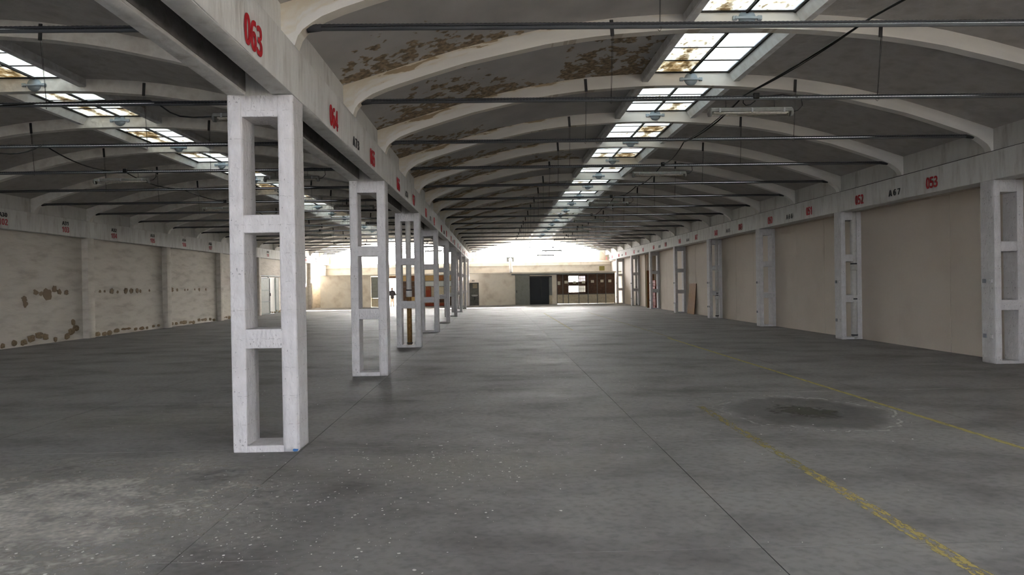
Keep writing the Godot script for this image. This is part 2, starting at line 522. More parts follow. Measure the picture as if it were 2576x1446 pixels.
func _ready() -> void:
	# camera
	var cam := Camera3D.new()
	cam.name = "camera"
	cam.fov = rad_to_deg(2.0 * atan(723.0 / 1710.0))
	cam.near = 0.05
	cam.far = 400.0
	cam.transform = Transform3D(Basis(Vector3.UP, -0.0244) * Basis(Vector3.RIGHT, -0.0053) * Basis(Vector3.BACK, -0.0162), Vector3(0, EYE, 0))
	add_child(cam)
	cam.current = true
	# sky and exposure
	var sky := ProceduralSkyMaterial.new()
	sky.sky_top_color = Color(0.90, 0.93, 1.0)
	sky.sky_horizon_color = Color(0.95, 0.965, 1.0)
	sky.ground_bottom_color = Color(0.45, 0.44, 0.42)
	sky.ground_horizon_color = Color(0.80, 0.79, 0.77)
	sky.sky_energy_multiplier = 4.2
	sky.sun_angle_max = 80.0
	sky.sun_curve = 1.0
	sky.ground_energy_multiplier = 2.0
	var e := Environment.new()
	e.background_mode = Environment.BG_SKY
	e.sky = Sky.new()
	e.sky.sky_material = sky
	e.tonemap_mode = Environment.TONE_MAPPER_LINEAR
	e.tonemap_exposure = 1.14
	e.sdfgi_enabled = true
	e.ssao_enabled = true
	e.ssil_enabled = true
	var we := WorldEnvironment.new()
	we.name = "world_environment"
	we.environment = e
	add_child(we)
	# low winter sun behind the far gable, from the right
	var sun := DirectionalLight3D.new()
	sun.name = "sun"
	sun.light_color = Color(1.0, 0.985, 0.965)
	sun.light_energy = 90.0
	sun.light_angular_distance = 0.6
	sun.shadow_enabled = true
	add_child(sun)
	sun.look_at_from_position(Vector3.ZERO, SUN)

	rng.seed = 7
	nz.seed = 11
	nz.frequency = 0.02
	nz.fractal_octaves = 3
	materials()
	shell()
	roof_lights()
	ribs_and_rods()
	beams()
	pillars()
	side_walls()
	far_end()
	rear_end()
	floor_and_marks()
	lamps_and_cables()
	small_things()
	person()

# floor base, vault fields
func shell() -> void:
	var ground := put("ground", boxm(Vector3(-120, -0.6, -200), Vector3(120, -0.10, 120)), M.ground, self)
	tag(ground, "pale open ground outside the warehouse, beyond its far doorway", "ground", "", "structure")
	var ceiling := thing("ceiling", "grey shallow concrete vaults of the warehouse roof, paint peeling", "ceiling", Vector3.ZERO, 0, "", "structure")
	# how far the paint is gone from the far edge of each field of the right hall's left half, by distance from the ridge
	var peel := {
		0: [[0.97, 0.0], [3.3, 0.0], [3.9, 0.5], [4.6, 0.9], [5.2, 0.75], [6.0, 0.95], [6.19, 0.3]],
		1: [[0.97, 1.8], [1.4, 2.4], [2.0, 2.2], [2.6, 1.3], [2.75, 0.1], [3.1, 0.15], [3.7, 1.0], [4.4, 1.5], [4.9, 1.9], [5.6, 1.2], [6.19, 0.3]],
		2: [[0.97, 0.0], [3.6, 0.1], [4.2, 0.5], [5.2, 0.9], [5.8, 1.6], [6.19, 1.2]],
		3: [[0.97, 0.1], [2.4, 0.1], [3.6, 0.5], [4.8, 0.9], [5.7, 2.0], [6.19, 1.5]],
		4: [[0.97, 0.1], [1.4, 0.9], [2.4, 0.9], [3.4, 0.7], [5.0, 1.1], [6.19, 1.6]],
		5: [[0.97, 0.0], [3.6, 0.2], [5.0, 0.8], [6.19, 1.3]],
		6: [[0.97, 0.5], [2.0, 1.1], [3.4, 0.8], [5.0, 0.5], [6.19, 1.2]],
		7: [[0.97, 0.0], [3.0, 0.4], [5.0, 0.7], [6.19, 1.5]],
		8: [[0.97, 0.3], [3.0, 1.0], [5.0, 1.0], [6.19, 1.6]],
	}
	for c in [CR, CL]:
		for s in [-1.0, 1.0]:
			var st := begin(false)
			var xs := [0.97, 1.4, 1.99, 2.51, 3.115, 3.77, 4.43, 5.1, 5.79, 6.19]
			for i in xs.size() - 1:
				var a: float = c + s * xs[i]
				var b: float = c + s * xs[i + 1]
				var ya := shell_y(c, a); var yb := shell_y(c, b)
				var ua := Vector2((xs[i] - 0.97) / 5.22, 0); var ub := Vector2((xs[i + 1] - 0.97) / 5.22, 0)
				for up in [0.0, 0.14]:
					var p := [Vector3(a, ya + up, 0), Vector3(b, yb + up, 0), Vector3(b, yb + up, -3), Vector3(a, ya + up, -3)]
					var flip: bool = (s > 0) != (up > 0)
					if flip: quad(st, p[3], p[2], p[1], p[0], ua + Vector2(0, 1), ub + Vector2(0, 1), ub, ua)
					else: quad(st, p[0], p[1], p[2], p[3], ua, ub, ub + Vector2(0, 1), ua + Vector2(0, 1))
			var field := done(st)
			for j in range(-7, 18):
				var m: Material = M.vault
				if c == CR and s < 0 and peel.has(j):
					m = mat(Color.WHITE, 0.95, peel_image(peel[j], j * 777.0))
				put("vault_field", field, m, ceiling, Vector3(0, 0, RIB0 - 3.0 * j))

func roof_lights() -> void:
	var n := 0
	var st := begin()
	box(st, Vector3(-0.376, -0.003, -0.357), Vector3(0.376, 0.003, 0.357))
	var pane := done(st)
	for hall in 2:
		var c: float = [CR, CL][hall]
		for j in range(-7, 18):
			n += 1
			var z1 := RIB0 - 3.0 * j - 0.09
			var z0 := z1 - 2.82
			var where: String = ["right", "left"][hall]
			var label: String = "%s ridge roof light from the camera over the %s hall" % [NTH[j].capitalize() if j >= 0 else "", where]
			if j < 0: label = "ridge roof light of the %s hall overhead behind the camera" % where
			var w := thing("window_%d" % n, label, "skylight", Vector3(c, 0, z0), 0, "ridge roof lights of the %s hall" % where, "structure")
			var len := z1 - z0
			for s in [-1.0, 1.0]:
				var poly := PackedVector2Array([Vector2(0.98, 5.71), Vector2(0.965, 5.69), Vector2(0.85, 5.69), Vector2(0.755, 5.885), Vector2(0.755, 5.95), Vector2(0.98, 5.99)])
				if s > 0: poly.reverse()
				var q := PackedVector2Array()
				for p in poly: q.append(Vector2(p.x * s, p.y))
				var sk := begin()
				prism(sk, q, -0.1, len + 0.1)
				put("curb", done(sk), M.curb, w)
			var fr := begin()
			for x in [-0.75, 0.75]: box(fr, Vector3(x - 0.022, 5.855, 0), Vector3(x + 0.022, 5.905, len), 0.004)
			for z in [0.015, len - 0.015]: box(fr, Vector3(-0.75, 5.862, z - 0.015), Vector3(0.75, 5.9, z + 0.015), 0.003)
			put("frame", done(fr), M.bar, w)
			put("mullion", boxm(Vector3(-0.019, 5.845, 0), Vector3(0.019, 5.905, len), 0.004), M.bar, w)
			for i in range(1, 4):
				put("glazing_bar", boxm(Vector3(-0.74, 5.872, len * i / 4 - 0.008), Vector3(0.74, 5.895, len * i / 4 + 0.008)), M.bar, w)
			if j < -1:
				var big := boxm(Vector3(-0.74, 5.886, 0.02), Vector3(0.74, 5.894, len - 0.02))
				put("pane", big, M.panes[1], w)
				continue
			for i in 4:
				for s in [-1, 1]:
					var k := rng.randi_range(0, 5)
					if j == 1: k = [[4, 3, 2, 4], [1, 1, 0, 2]][(s + 1) / 2][i]
					if j == 0: k = [3, 2][(s + 1) / 2] if i < 2 else k
					if j > 3 and k > 2 and rng.randf() < 0.7: k -= 2
					if hall == 1 and s < 0 and j < 7: k = maxi(k, 2 + rng.randi_range(0, 2)) % 7
					var p := put("pane", pane, M.panes[k], w, Vector3(0.377 * s, 5.888 + 0.007 * (i % 2), len * (i + 0.5) / 4))
					p.rotation.y = PI if rng.randf() < 0.5 else 0.0

# arched ribs with their round plates and straps; tie rods with hangers
func ribs_and_rods() -> void:
	var meshes := {}
	for c in [CR, CL]:
		var xs := []
		for i in range(RIB_LOW.size() - 1, -1, -1): xs.append(c - RIB_LOW[i][0])
		for i in range(1, RIB_LOW.size()): xs.append(c + RIB_LOW[i][0])
		var low := PackedVector2Array([Vector2(xs[0] - 0.16, low_y(c, xs[0]) - 0.03)])
		for x in xs: low.append(Vector2(x, low_y(c, x)))
		low.append(Vector2(xs[-1] + 0.16, low_y(c, xs[-1]) - 0.03))
		var top := PackedVector2Array()
		for p in low: top.append(Vector2(p.x, shell_y(c, p.x) + 0.05))
		var st := begin(false)
		var t := 0.09
		for i in low.size() - 1:
			var a := low[i]; var b := low[i + 1]; var d := top[i + 1]; var f := top[i]
			var ua := Vector2((a.x - c) / 12.5 + 0.5, 1); var ub := Vector2((b.x - c) / 12.5 + 0.5, 1)
			var uc := Vector2(ub.x, 0); var ud := Vector2(ua.x, 0)
			st.set_smooth_group(-1)
			quad(st, Vector3(a.x, a.y, t), Vector3(b.x, b.y, t), Vector3(d.x, d.y, t), Vector3(f.x, f.y, t), ua, ub, uc, ud)
			quad(st, Vector3(b.x, b.y, -t), Vector3(a.x, a.y, -t), Vector3(f.x, f.y, -t), Vector3(d.x, d.y, -t), ub, ua, ud, uc)
			st.set_smooth_group(0)
			quad(st, Vector3(a.x, a.y, -t), Vector3(b.x, b.y, -t), Vector3(b.x, b.y, t), Vector3(a.x, a.y, t), ua, ub, ub, ua)
			quad(st, Vector3(f.x, f.y, t), Vector3(d.x, d.y, t), Vector3(d.x, d.y, -t), Vector3(f.x, f.y, -t), ud, uc, uc, ud)
		meshes[c] = done(st)
	# round plate with its two lugs
	var pl := begin(false)
	tube(pl, PackedVector3Array([Vector3(0, 0, 0), Vector3(0, 0, 0.02)]), 0.13, 28)
	var lug := begin()
	box(lug, Vector3(-0.20, -0.024, 0.018), Vector3(0.20, 0.012, 0.05), 0.005)
	for s in [-1.0, 1.0]: box(lug, Vector3(s * 0.19 - 0.035, -0.04, 0.0), Vector3(s * 0.19 + 0.035, 0.028, 0.045), 0.006)
	var plate := done(pl)
	var lugs := done(lug)
	var strap := boxm(Vector3(-0.028, -0.125, 0), Vector3(0.028, 0.125, 0.012), 0.003)
	# tie rod: a pipe with a twisted bar tied on top
	var rods := {}
	for c in [CR, CL]:
		var l := -5.86; var r := 5.86
		if c > 0: r = 5.66
		else: l = -5.78
		var st := begin(false)
		tube(st, PackedVector3Array([Vector3(l, 0, 0), Vector3(r, 0, 0)]), 0.021, 10)
		var bs := begin(false)
		var pts := PackedVector3Array()
		var rad := PackedFloat32Array()
		var n := 460
		for i in n + 1:
			pts.append(Vector3(lerpf(l + 0.02, r - 0.02, float(i) / n), 0.036, 0.004))
			rad.append(0.0135 if i % 2 else 0.0165)
		tube(bs, pts, rad, 6)
		rods[c] = [done(st), done(bs), l, r]
	var sleeve := tubem(PackedVector3Array([Vector3(-0.09, 0.01, 0), Vector3(0.06, 0.01, 0)]), [0.05, 0.034], 10)
	for hall in 2:
		var c: float = [CR, CL][hall]
		var where: String = ["right", "left"][hall]
		for k in range(-1, 19):
			var z := RIB0 - 3.0 * k
			if k == 18: z = ZEND + 0.12
			var nth: String = NTH[k] if k >= 0 else ""
			var label := "%s arched white concrete rib from the camera under the %s vault" % [nth.capitalize(), where]
			if k == 0: label = "nearest arched white concrete rib under the %s vault" % where
			if k == 18: label = "arched white rib framing the top of the %s end window" % where
			if k < 0: label = "arched white rib of the %s vault just above the camera" % where
			var rib := thing("arch_rib", label, "roof rib", Vector3(0, 0, z), 0, "arched ribs of the %s vault" % where)
			put("rib_arch", meshes[c], M.rib_stained if hall == 0 and k < 12 else M.rib, rib)
			if k < 0 or k == 18: continue
			if k > 0 or hall == 1:
				var d := put("round_plate", plate, M.disc, rib, Vector3(c, 5.775 - (0.035 if k % 2 == 0 else 0.0), 0.09))
				put("plate_lug", lugs, M.disc, d)
			for s in [-1.0, 1.0]:
				var sx: float = c + s * 2.085
				var o := put("hanger_strap", strap, M.strap, rib, Vector3(sx, low_y(c, sx) + 0.1, 0.09))
				o.rotation.z = -s * 0.06
			# tie rod
			var rl := "%s thin steel tie rod from the camera across the %s hall" % [nth.capitalize(), where]
			if k == 0: rl = "nearest thin steel tie rod across the %s hall" % where
			var rod := thing("tie_rod", rl, "tie rod", Vector3(c, 4.56, z), 0, "tie rods across the %s hall" % where)
			put("pipe", rods[c][0], M.steel, rod)
			put("twisted_bar", rods[c][1], M.rebar, rod)
			put("anchor_sleeve", sleeve, M.rebar, rod, Vector3(rods[c][2] + 0.02, 0, 0))
			put("anchor_sleeve", sleeve, M.rebar, rod, Vector3(rods[c][3] - 0.02, 0, 0)).rotation.y = PI
			for s in [-1.0, 1.0]:
				var sx: float = s * 2.085
				var y := low_y(c, c + sx) - 4.56
				var lean := rng.randf_range(-0.02, 0.02)
				var st := begin(false)
				tube(st, PackedVector3Array([Vector3(sx, y, 0.1), Vector3(sx + lean, 0.045, 0.0), Vector3(sx + lean + 0.012, -0.03, 0.03), Vector3(sx + lean, -0.05, 0.0), Vector3(sx + lean - 0.012, -0.02, -0.03)]), 0.0032, 5)
				tube(st, PackedVector3Array([Vector3(sx + 0.02, y, 0.1), Vector3(sx + lean + 0.006, 0.05, 0.0)]), 0.0025, 5)
				put("hanger_wire", done(st), M.wire, rod)

func number(text: String, h: float, wide: float, m: Material, parent: Node, at: Vector3, turn: float) -> void:
	var f := SystemFont.new()
	f.font_names = PackedStringArray(["Droid Sans"])
	f.font_weight = 700
	var t := TextMesh.new()
	t.text = text
	t.font = f
	t.font_size = 48
	t.pixel_size = h / (0.72 * 48)
	t.depth = 0.006
	t.curve_step = 1.5
	var o := put("painted_number", t, m, parent, at)
	o.rotation.y = turn
	o.scale.x = wide

func beams() -> void:
	# twin beam on the middle pillars
	var b := thing("beam", "long white twin concrete beam along the middle pillars, numbered in red", "beam", Vector3.ZERO, 0, "", "structure")
	var z0 := ZEND + 0.9; var z1 := ZREAR
	for s in 2:
		var lo := Vector3(XB, 3.80, 0) if s == 0 else Vector3(-2.35, 3.80, 0)
		var hi := Vector3(-2.62, 4.36, 0) if s == 0 else Vector3(XA, 4.36, 0)
		var near := rough_box(Vector3(lo.x, lo.y, -14.0), Vector3(hi.x, hi.y, -1.5), 0.012, 0.10, 0.010, s * 50.0)
		put("beam_web", near, M.beam, b)
		put("beam_web", boxm(Vector3(lo.x, lo.y, z0), Vector3(hi.x, hi.y, -14.0), 0.012), M.beam, b)
		put("beam_web", boxm(Vector3(lo.x, lo.y, -1.5), Vector3(hi.x, hi.y, z1), 0.012), M.beam, b)
	put("slab", boxm(Vector3(-2.63, 4.26, z0), Vector3(-2.34, 4.36, z1)), M.raw, b)
	put("raw_lining", boxm(Vector3(-2.622, 3.83, z0 + 0.01), Vector3(-2.612, 4.27, z1 - 0.01)), M.raw, b)
	put("raw_lining", boxm(Vector3(-2.36, 3.83, z0 + 0.01), Vector3(-2.348, 4.27, z1 - 0.01)), M.raw, b)
	put("upstand", boxm(Vector3(-2.66, 4.35, ZEND), Vector3(-2.26, 5.0, z1)), M.beam, b)
	for k in range(-3, 9):
		put("beam_block", boxm(Vector3(-2.63, 3.79, RIB0 - BAY * k - 0.19), Vector3(-2.34, 4.3, RIB0 - BAY * k + 0.19)), M.beam, b)
	# sloping ledges of mortar along the top of both faces
	var st := begin()
	prism(st, PackedVector2Array([Vector2(-2.27, 4.35), Vector2(XA - 0.01, 4.35), Vector2(-2.27, 4.43)]), z0, z1)
	prism(st, PackedVector2Array([Vector2(-2.65, 4.35), Vector2(-2.65, 4.43), Vector2(XB + 0.01, 4.35)]), z0, z1)
	put("mortar_ledge", done(st), M.beam, b)
	var reds := ["063"]
	var zs := [-6.1]
	for i in 9:
		reds.append("%03d" % (64 + 2 * i)); zs.append(-9.1 - BAY * i)
		reds.append("%03d" % (65 + 2 * i)); zs.append(-11.95 - BAY * i)
		number("A 7 %d" % (3 + i) if i < 7 else "A 8 %d" % (i - 7), 0.14, 1.05, M.black, b, Vector3(XA + 0.008, 3.95, -10.55 - BAY * i), PI / 2)
	for i in reds.size(): number(reds[i], 0.27, 0.74, M.red, b, Vector3(XA + 0.008, 3.985, zs[i]), PI / 2)
	# beam on the right pillars
	var r := thing("beam", "white concrete beam along the right pillars, numbered in red and black", "beam", Vector3.ZERO, 0, "", "structure")
	put("beam_web", rough_box(Vector3(XR, 3.665, -26.0), Vector3(10.36, 4.235, -11.0), 0.012, 0.14, 0.008, 400.0), M.beam, r)
	put("beam_web", boxm(Vector3(XR, 3.665, ZEND + 2.6), Vector3(10.36, 4.235, -26.0), 0.012), M.beam, r)
	put("beam_web", boxm(Vector3(XR, 3.665, -11.0), Vector3(10.36, 4.235, z1), 0.012), M.beam, r)
	put("upstand", boxm(Vector3(10.01, 4.22, ZEND), Vector3(10.40, 4.9, z1)), M.beam, r)
	put("shadow_strip", boxm(Vector3(9.945, 4.228, ZEND + 3.0), Vector3(10.02, 4.246, z1)), M.joint, r)  # dark strip painted in as the shadow line below the set-back upstand
	for i in 8:
		number("%03d" % (53 - 2 * i), 0.25, 0.74, M.red, r, Vector3(XR - 0.008, 3.89, -15.18 - 6.02 * i), -PI / 2)
		number("%03d" % (52 - 2 * i), 0.25, 0.74, M.red, r, Vector3(XR - 0.008, 3.88, -18.25 - 6.0 * i), -PI / 2)
		number("A 6 %d" % (7 - i), 0.15, 1.05, M.black, r, Vector3(XR - 0.008, 3.86, -16.62 - 6.03 * i), -PI / 2)
	# beam on the left pilasters
	var l := thing("beam", "white concrete beam along the left wall, numbered black over red", "beam", Vector3.ZERO, 0, "", "structure")
	put("beam_web", boxm(Vector3(-15.35, 3.68, ZEND), Vector3(XL, 4.30, z1), 0.012), M.beam, l)
	put("upstand", boxm(Vector3(-15.3, 4.28, ZEND), Vector3(-14.99, 4.95, z1)), M.beam, l)
	for i in 13:
		var z := -21.0 - 3.0 * i
		number("%d" % (102 + i), 0.185, 0.95, M.red_faded, l, Vector3(XL + 0.008, 3.88, z), PI / 2)
		number("A%d" % (30 + i), 0.125, 1.2, M.black, l, Vector3(XL + 0.008, 4.10, z), PI / 2)

# a ladder-frame pillar: two posts, four ties
func pillar(width: float, height: float, base: Array, sd: float, fine: bool) -> Node3D:
	var p := thing("pillar", "", "pillar")
	var leg := 0.150 * width / 0.69
	var d := 0.195
	var step := 0.045 if fine else 0.12
	put("post", rough_box(Vector3(0, 0, -d), Vector3(leg, height, d), 0.014, step, 0.007, sd), M.white, p)
	put("post", rough_box(Vector3(width - leg - 0.02, 0, -d), Vector3(width, height, d), 0.014, step, 0.007, sd + 31), M.white, p)
	for t in base:
		put("tie", rough_box(Vector3(leg - 0.016, t[0], -d + 0.004), Vector3(width - leg - 0.004, t[1], d - 0.004), 0.012, step, 0.008, sd + t[0] * 9), M.white, p)
	return p

func pillars() -> void:
	var ties := [[0.0, 0.075], [1.107, 1.312], [2.335, 2.528], [3.563, 3.80]]
	var near := pillar(0.694, 3.80, ties, 5.0, true)
	near.set_meta("label", "nearest tall white ladder-frame pillar with three openings, middle row")
	near.set_meta("group", "ladder-frame pillars of the middle row")
	near.position = Vector3(XB, 0, RIB0)
	for k in range(-1, 9):
		if k == 0: continue
		var nth: String = NTH[k] if k > 0 else ""
		var label := "%s white ladder-frame pillar from the camera in the middle row" % nth.capitalize()
		if k == 2: label = "Third white ladder-frame pillar of the middle row, with a downpipe between its posts"
		if k < 0: label = "white ladder-frame pillar of the middle row beside the camera"
		dup(near, label, Vector3(XB, 0, RIB0 - BAY * k))
	put("blue_paint_dab", scrap(Vector2(0.045, 0.02), 0.002, 4, 9, 0.5), mat(Color(0.25, 0.42, 0.62), 0.8), near, Vector3(0.66, 0.022, 0.197))
	var right: Node3D = null
	var rt := [[0.0, 0.06], [1.07, 1.27], [2.24, 2.44], [3.42, 3.67]]
	for k in range(0, 9):
		var at := Vector3(XR, 0, RIB0 - BAY * k)
		var label: String = "%s white ladder-frame pillar against the right wall, counted from the near end" % NTH[k - 1].capitalize()
		if k == 1: label = "nearest white ladder-frame pillar against the right wall, at the picture's edge"
		if k == 2: label = "second white ladder-frame pillar against the right wall, downpipe in its openings"
		if k == 0: label = "white ladder-frame pillar against the right wall beside the camera"
		if right == null:
			right = pillar(0.62, 3.67, rt, 90.0, false)
			right.set_meta("group", "ladder-frame pillars of the right wall")
			right.set_meta("label", label)
			right.position = at
			for y in [0.54, 1.65]:
				for dz in [0.1, -0.09]:
					put("socket_box", boxm(Vector3(-0.03, y - 0.035, dz - 0.035), Vector3(0.004, y + 0.045, dz + 0.035), 0.006), M.socket if dz < 0 else M.white, right)
		else:
			dup(right, label, at)
	# downpipes inside three pillars
	downpipe(Vector3(XB + 0.355, 0, RIB0 - 12.0 + 0.10), 0.075, 3.8, 1.45, "white downpipe with a rusty brown foot inside the third middle pillar")
	downpipe(Vector3(XR + 0.40, 0, RIB0 - 12.0 + 0.13), 0.08, 3.66, 2.0, "white chipped downpipe standing in the second right-wall pillar")
	downpipe(Vector3(XR + 0.35, 0, RIB0 - 24.0 + 0.13), 0.075, 3.66, 0.9, "grey-white downpipe in the fourth right-wall pillar, beside the leaning board")
	downpipe(Vector3(XR + 0.35, 0, RIB0 - 42.0 + 0.13), 0.075, 3.66, 1.2, "downpipe in the seventh right-wall pillar near the brown partition")

func downpipe(at: Vector3, r: float, top: float, joint: float, label: String) -> void:
	var p := thing("downpipe", label, "pipe", at, 0, "rainwater downpipes in the pillars")
	put("upper_pipe", tubem(PackedVector3Array([Vector3(0, joint, 0), Vector3(0, top, 0)]), r, 18), M.pipe, p)
	put("lower_pipe", tubem(PackedVector3Array([Vector3(0, 0, 0), Vector3(0, joint + 0.02, 0)]), r * 0.92, 18), M.rust if at.x < 0 else M.pipe, p)
	put("socket_joint", tubem(PackedVector3Array([Vector3(0, joint - 0.02, 0), Vector3(0, joint, 0), Vector3(0, joint + 0.14, 0), Vector3(0, joint + 0.17, 0)]), [r * 1.02, r * 1.16, r * 1.16, r * 1.02], 18), M.pipe, p)
	for y in [joint + 0.17, 1.16, 0.12]:
		put("pipe_clip", tubem(PackedVector3Array([Vector3(0, y - 0.018, 0), Vector3(0, y + 0.018, 0)]), r * 1.1, 18), M.strap, p)

func side_walls() -> void:
	# right wall: rendered infill boards behind the pillars
	var w := thing("wall_right", "cream rendered infill wall behind the right pillars", "wall", Vector3.ZERO, 0, "", "structure")
	var z := ZREAR
	var i := 0
	while z > ZEND + 0.1:
		var z2 := maxf(z - (2.97 if i == 0 else 2.0), ZEND)
		if not (z < -43.4 and z2 > -47.6) and not (z < 3.0 and z2 > 0.2):
			var x := 10.52 + 0.006 * nz.get_noise_1d(i * 40.0)
			put("infill_panel", boxm(Vector3(x, 0, z2 + 0.0015), Vector3(10.68, 3.66, z - 0.0015), 0.003), M.cream, w)
		z = z2
		i += 1
	put("wall_core", boxm(Vector3(10.66, 0.0, -43.4), Vector3(10.8, 4.9, 0.53)), M.cream, w)
	put("wall_core", boxm(Vector3(10.66, 0.0, 2.53), Vector3(10.8, 4.9, ZREAR)), M.cream, w)
	put("wall_core", boxm(Vector3(10.66, 0.0, ZEND), Vector3(10.8, 4.9, -47.4)), M.cream, w)
	put("wall_core", boxm(Vector3(10.38, 3.66, ZEND), Vector3(10.8, 4.9, ZREAR)), M.cream, w)
	# the dark recess with the stack, closed by its own back wall
	put("recess_back", boxm(Vector3(11.9, 0, -47.6), Vector3(12.0, 3.7, -43.2)), M.cream, w)
	put("recess_side", boxm(Vector3(10.6, 0, -43.5), Vector3(12.0, 3.7, -43.35)), M.cream, w)
	put("recess_side", boxm(Vector3(10.6, 0, -47.5), Vector3(12.0, 3.7, -47.35)), M.cream, w)
	put("recess_roof", boxm(Vector3(10.6, 3.66, -47.5), Vector3(12.0, 3.8, -43.35)), M.cream, w)
	# left wall: lumpy plaster between pilasters, stones showing at the foot
	var l := thing("wall_left", "rough whitewashed left wall with bare stone patches along its foot", "wall", Vector3.ZERO, 0, "", "structure")
	for k in range(-3, 9):
		var za := RIB0 - BAY * k
		var zb := maxf(za - BAY, ZEND)
		if k == 6:
			put("wall_field", boxm(Vector3(-15.3, 2.45, zb), Vector3(-15.13, 3.7, za)), M.plaster, l)
			put("wall_field", boxm(Vector3(-15.3, 0, -44.2), Vector3(-15.13, 2.46, za)), M.plaster, l)
			put("wall_field", boxm(Vector3(-15.3, 0, zb), Vector3(-15.13, 2.46, -47.9)), M.plaster, l)
		else:
			put("wall_field", boxm(Vector3(-15.3, 0, zb), Vector3(-15.13, 3.7, za)), M.plaster, l)
		put("pilaster", rough_box(Vector3(-15.2, 0, za - 0.195), Vector3(XL, 3.69, za + 0.195), 0.012, 0.2, 0.006, k * 17.0), M.plaster, l)
	put("wall_field", boxm(Vector3(-15.3, 0, RIB0 + 18.0), Vector3(-15.13, 3.7, ZREAR)), M.plaster, l)
	put("wall_core", boxm(Vector3(-15.45, -0.1, -44.2), Vector3(-15.29, 5.0, ZREAR)), M.plaster, l)
	put("wall_core", boxm(Vector3(-15.45, -0.1, ZEND), Vector3(-15.29, 5.0, -47.9)), M.plaster, l)
	put("wall_core", boxm(Vector3(-15.45, 2.45, -47.9), Vector3(-15.29, 5.0, -44.2)), M.plaster, l)
	# bare stones: [bay, along the bay 0-1, height of centre, half width, half height]
	var r := RandomNumberGenerator.new()
	r.seed = 5
	var spots := []
	for q in [[-21.2, 0.10, 0.10], [-21.7, 0.14, 0.13], [-22.15, 0.13, 0.17], [-22.5, 0.22, 0.22], [-22.9, 0.30, 0.24], [-23.2, 0.22, 0.15], [-23.7, 0.10, 0.11], [-24.35, 0.16, 0.18], [-24.6, 0.30, 0.22], [-24.85, 0.42, 0.2], [-24.7, 0.62, 0.12], [-20.6, 0.1, 0.14], [-20.2, 0.12, 0.12]]: spots.append([q[0], q[1], q[2], minf(q[1] * 0.62, 0.1) + 0.03])
	for b in 4:
		for n in 11:
			if r.randf() < 0.18: continue
			var zz := -26.0 - BAY * b - n * 0.47 - r.randf() * 0.2
			spots.append([zz, 0.07 + r.randf() * 0.10, 0.12 + r.randf() * 0.14, 0.05 + r.randf() * 0.06])
	for q in spots:
		var o := put("bare_stone", stone(q[2], q[3], r.randi()), M.stone, l, Vector3(-15.128, q[1], q[0]))
		o.rotation.y = PI / 2
	# a row of knocked-out holes half way up
	for q in [[-20.9, 1.72, 0.1], [-22.2, 1.53, 0.13], [-22.75, 1.72, 0.13], [-23.0, 1.68, 0.10], [-23.35, 1.66, 0.24], [-23.7, 1.82, 0.16], [-23.95, 1.72, 0.12], [-24.35, 1.7, 0.11], [-22.25, 1.35, 0.13], [-25.95, 1.72, 0.10], [-26.4, 1.72, 0.08], [-26.7, 1.72, 0.07], [-27.2, 1.71, 0.14], [-27.6, 1.68, 0.08], [-28.2, 1.72, 0.16], [-28.65, 1.72, 0.14], [-29.1, 1.72, 0.12], [-29.35, 1.7, 0.09], [-30.1, 1.72, 0.07], [-32.2, 1.74, 0.14], [-32.7, 1.72, 0.09], [-33.5, 1.72, 0.07], [-33.8, 1.72, 0.07], [-34.6, 1.73, 0.07], [-35.1, 1.72, 0.12], [-35.9, 1.72, 0.09]]:
		var o := put("plaster_hole", scrap(Vector2(q[2] * 1.25, q[2]), 0.006, r.randi(), 13, 0.45), M.earth, l, Vector3(-15.128, q[1], q[0]))
		o.rotation.y = PI / 2

# a rounded stone face standing a little proud of the plaster (faces local +z)
func stone(hw: float, hh: float, sd: int) -> ArrayMesh:
	var r := RandomNumberGenerator.new()
	r.seed = sd
	var st := begin(false)
	var n := 10
	var rings := []
	for q in [[1.0, 0.0], [0.85, 0.022], [0.45, 0.03]]:
		var ring := PackedVector3Array()
		r.seed = sd
		for i in n:
			var a := TAU * i / n
			var k: float = q[0] * (0.72 + 0.28 * r.randf())
			var e := pow(maxf(absf(cos(a)), absf(sin(a))), -0.6)
			ring.append(Vector3(cos(a) * hw * k * e, sin(a) * hh * k * e, q[1] * (0.7 + 0.6 * r.randf())))
		rings.append(ring)
	for i in 2:
		for j in n:
			var k := (j + 1) % n
			quad(st, rings[i][j], rings[i][k], rings[i + 1][k], rings[i + 1][j])
	for j in n: tri(st, Vector3(0, 0, 0.03), rings[2][j], rings[2][(j + 1) % n])
	return done(st)

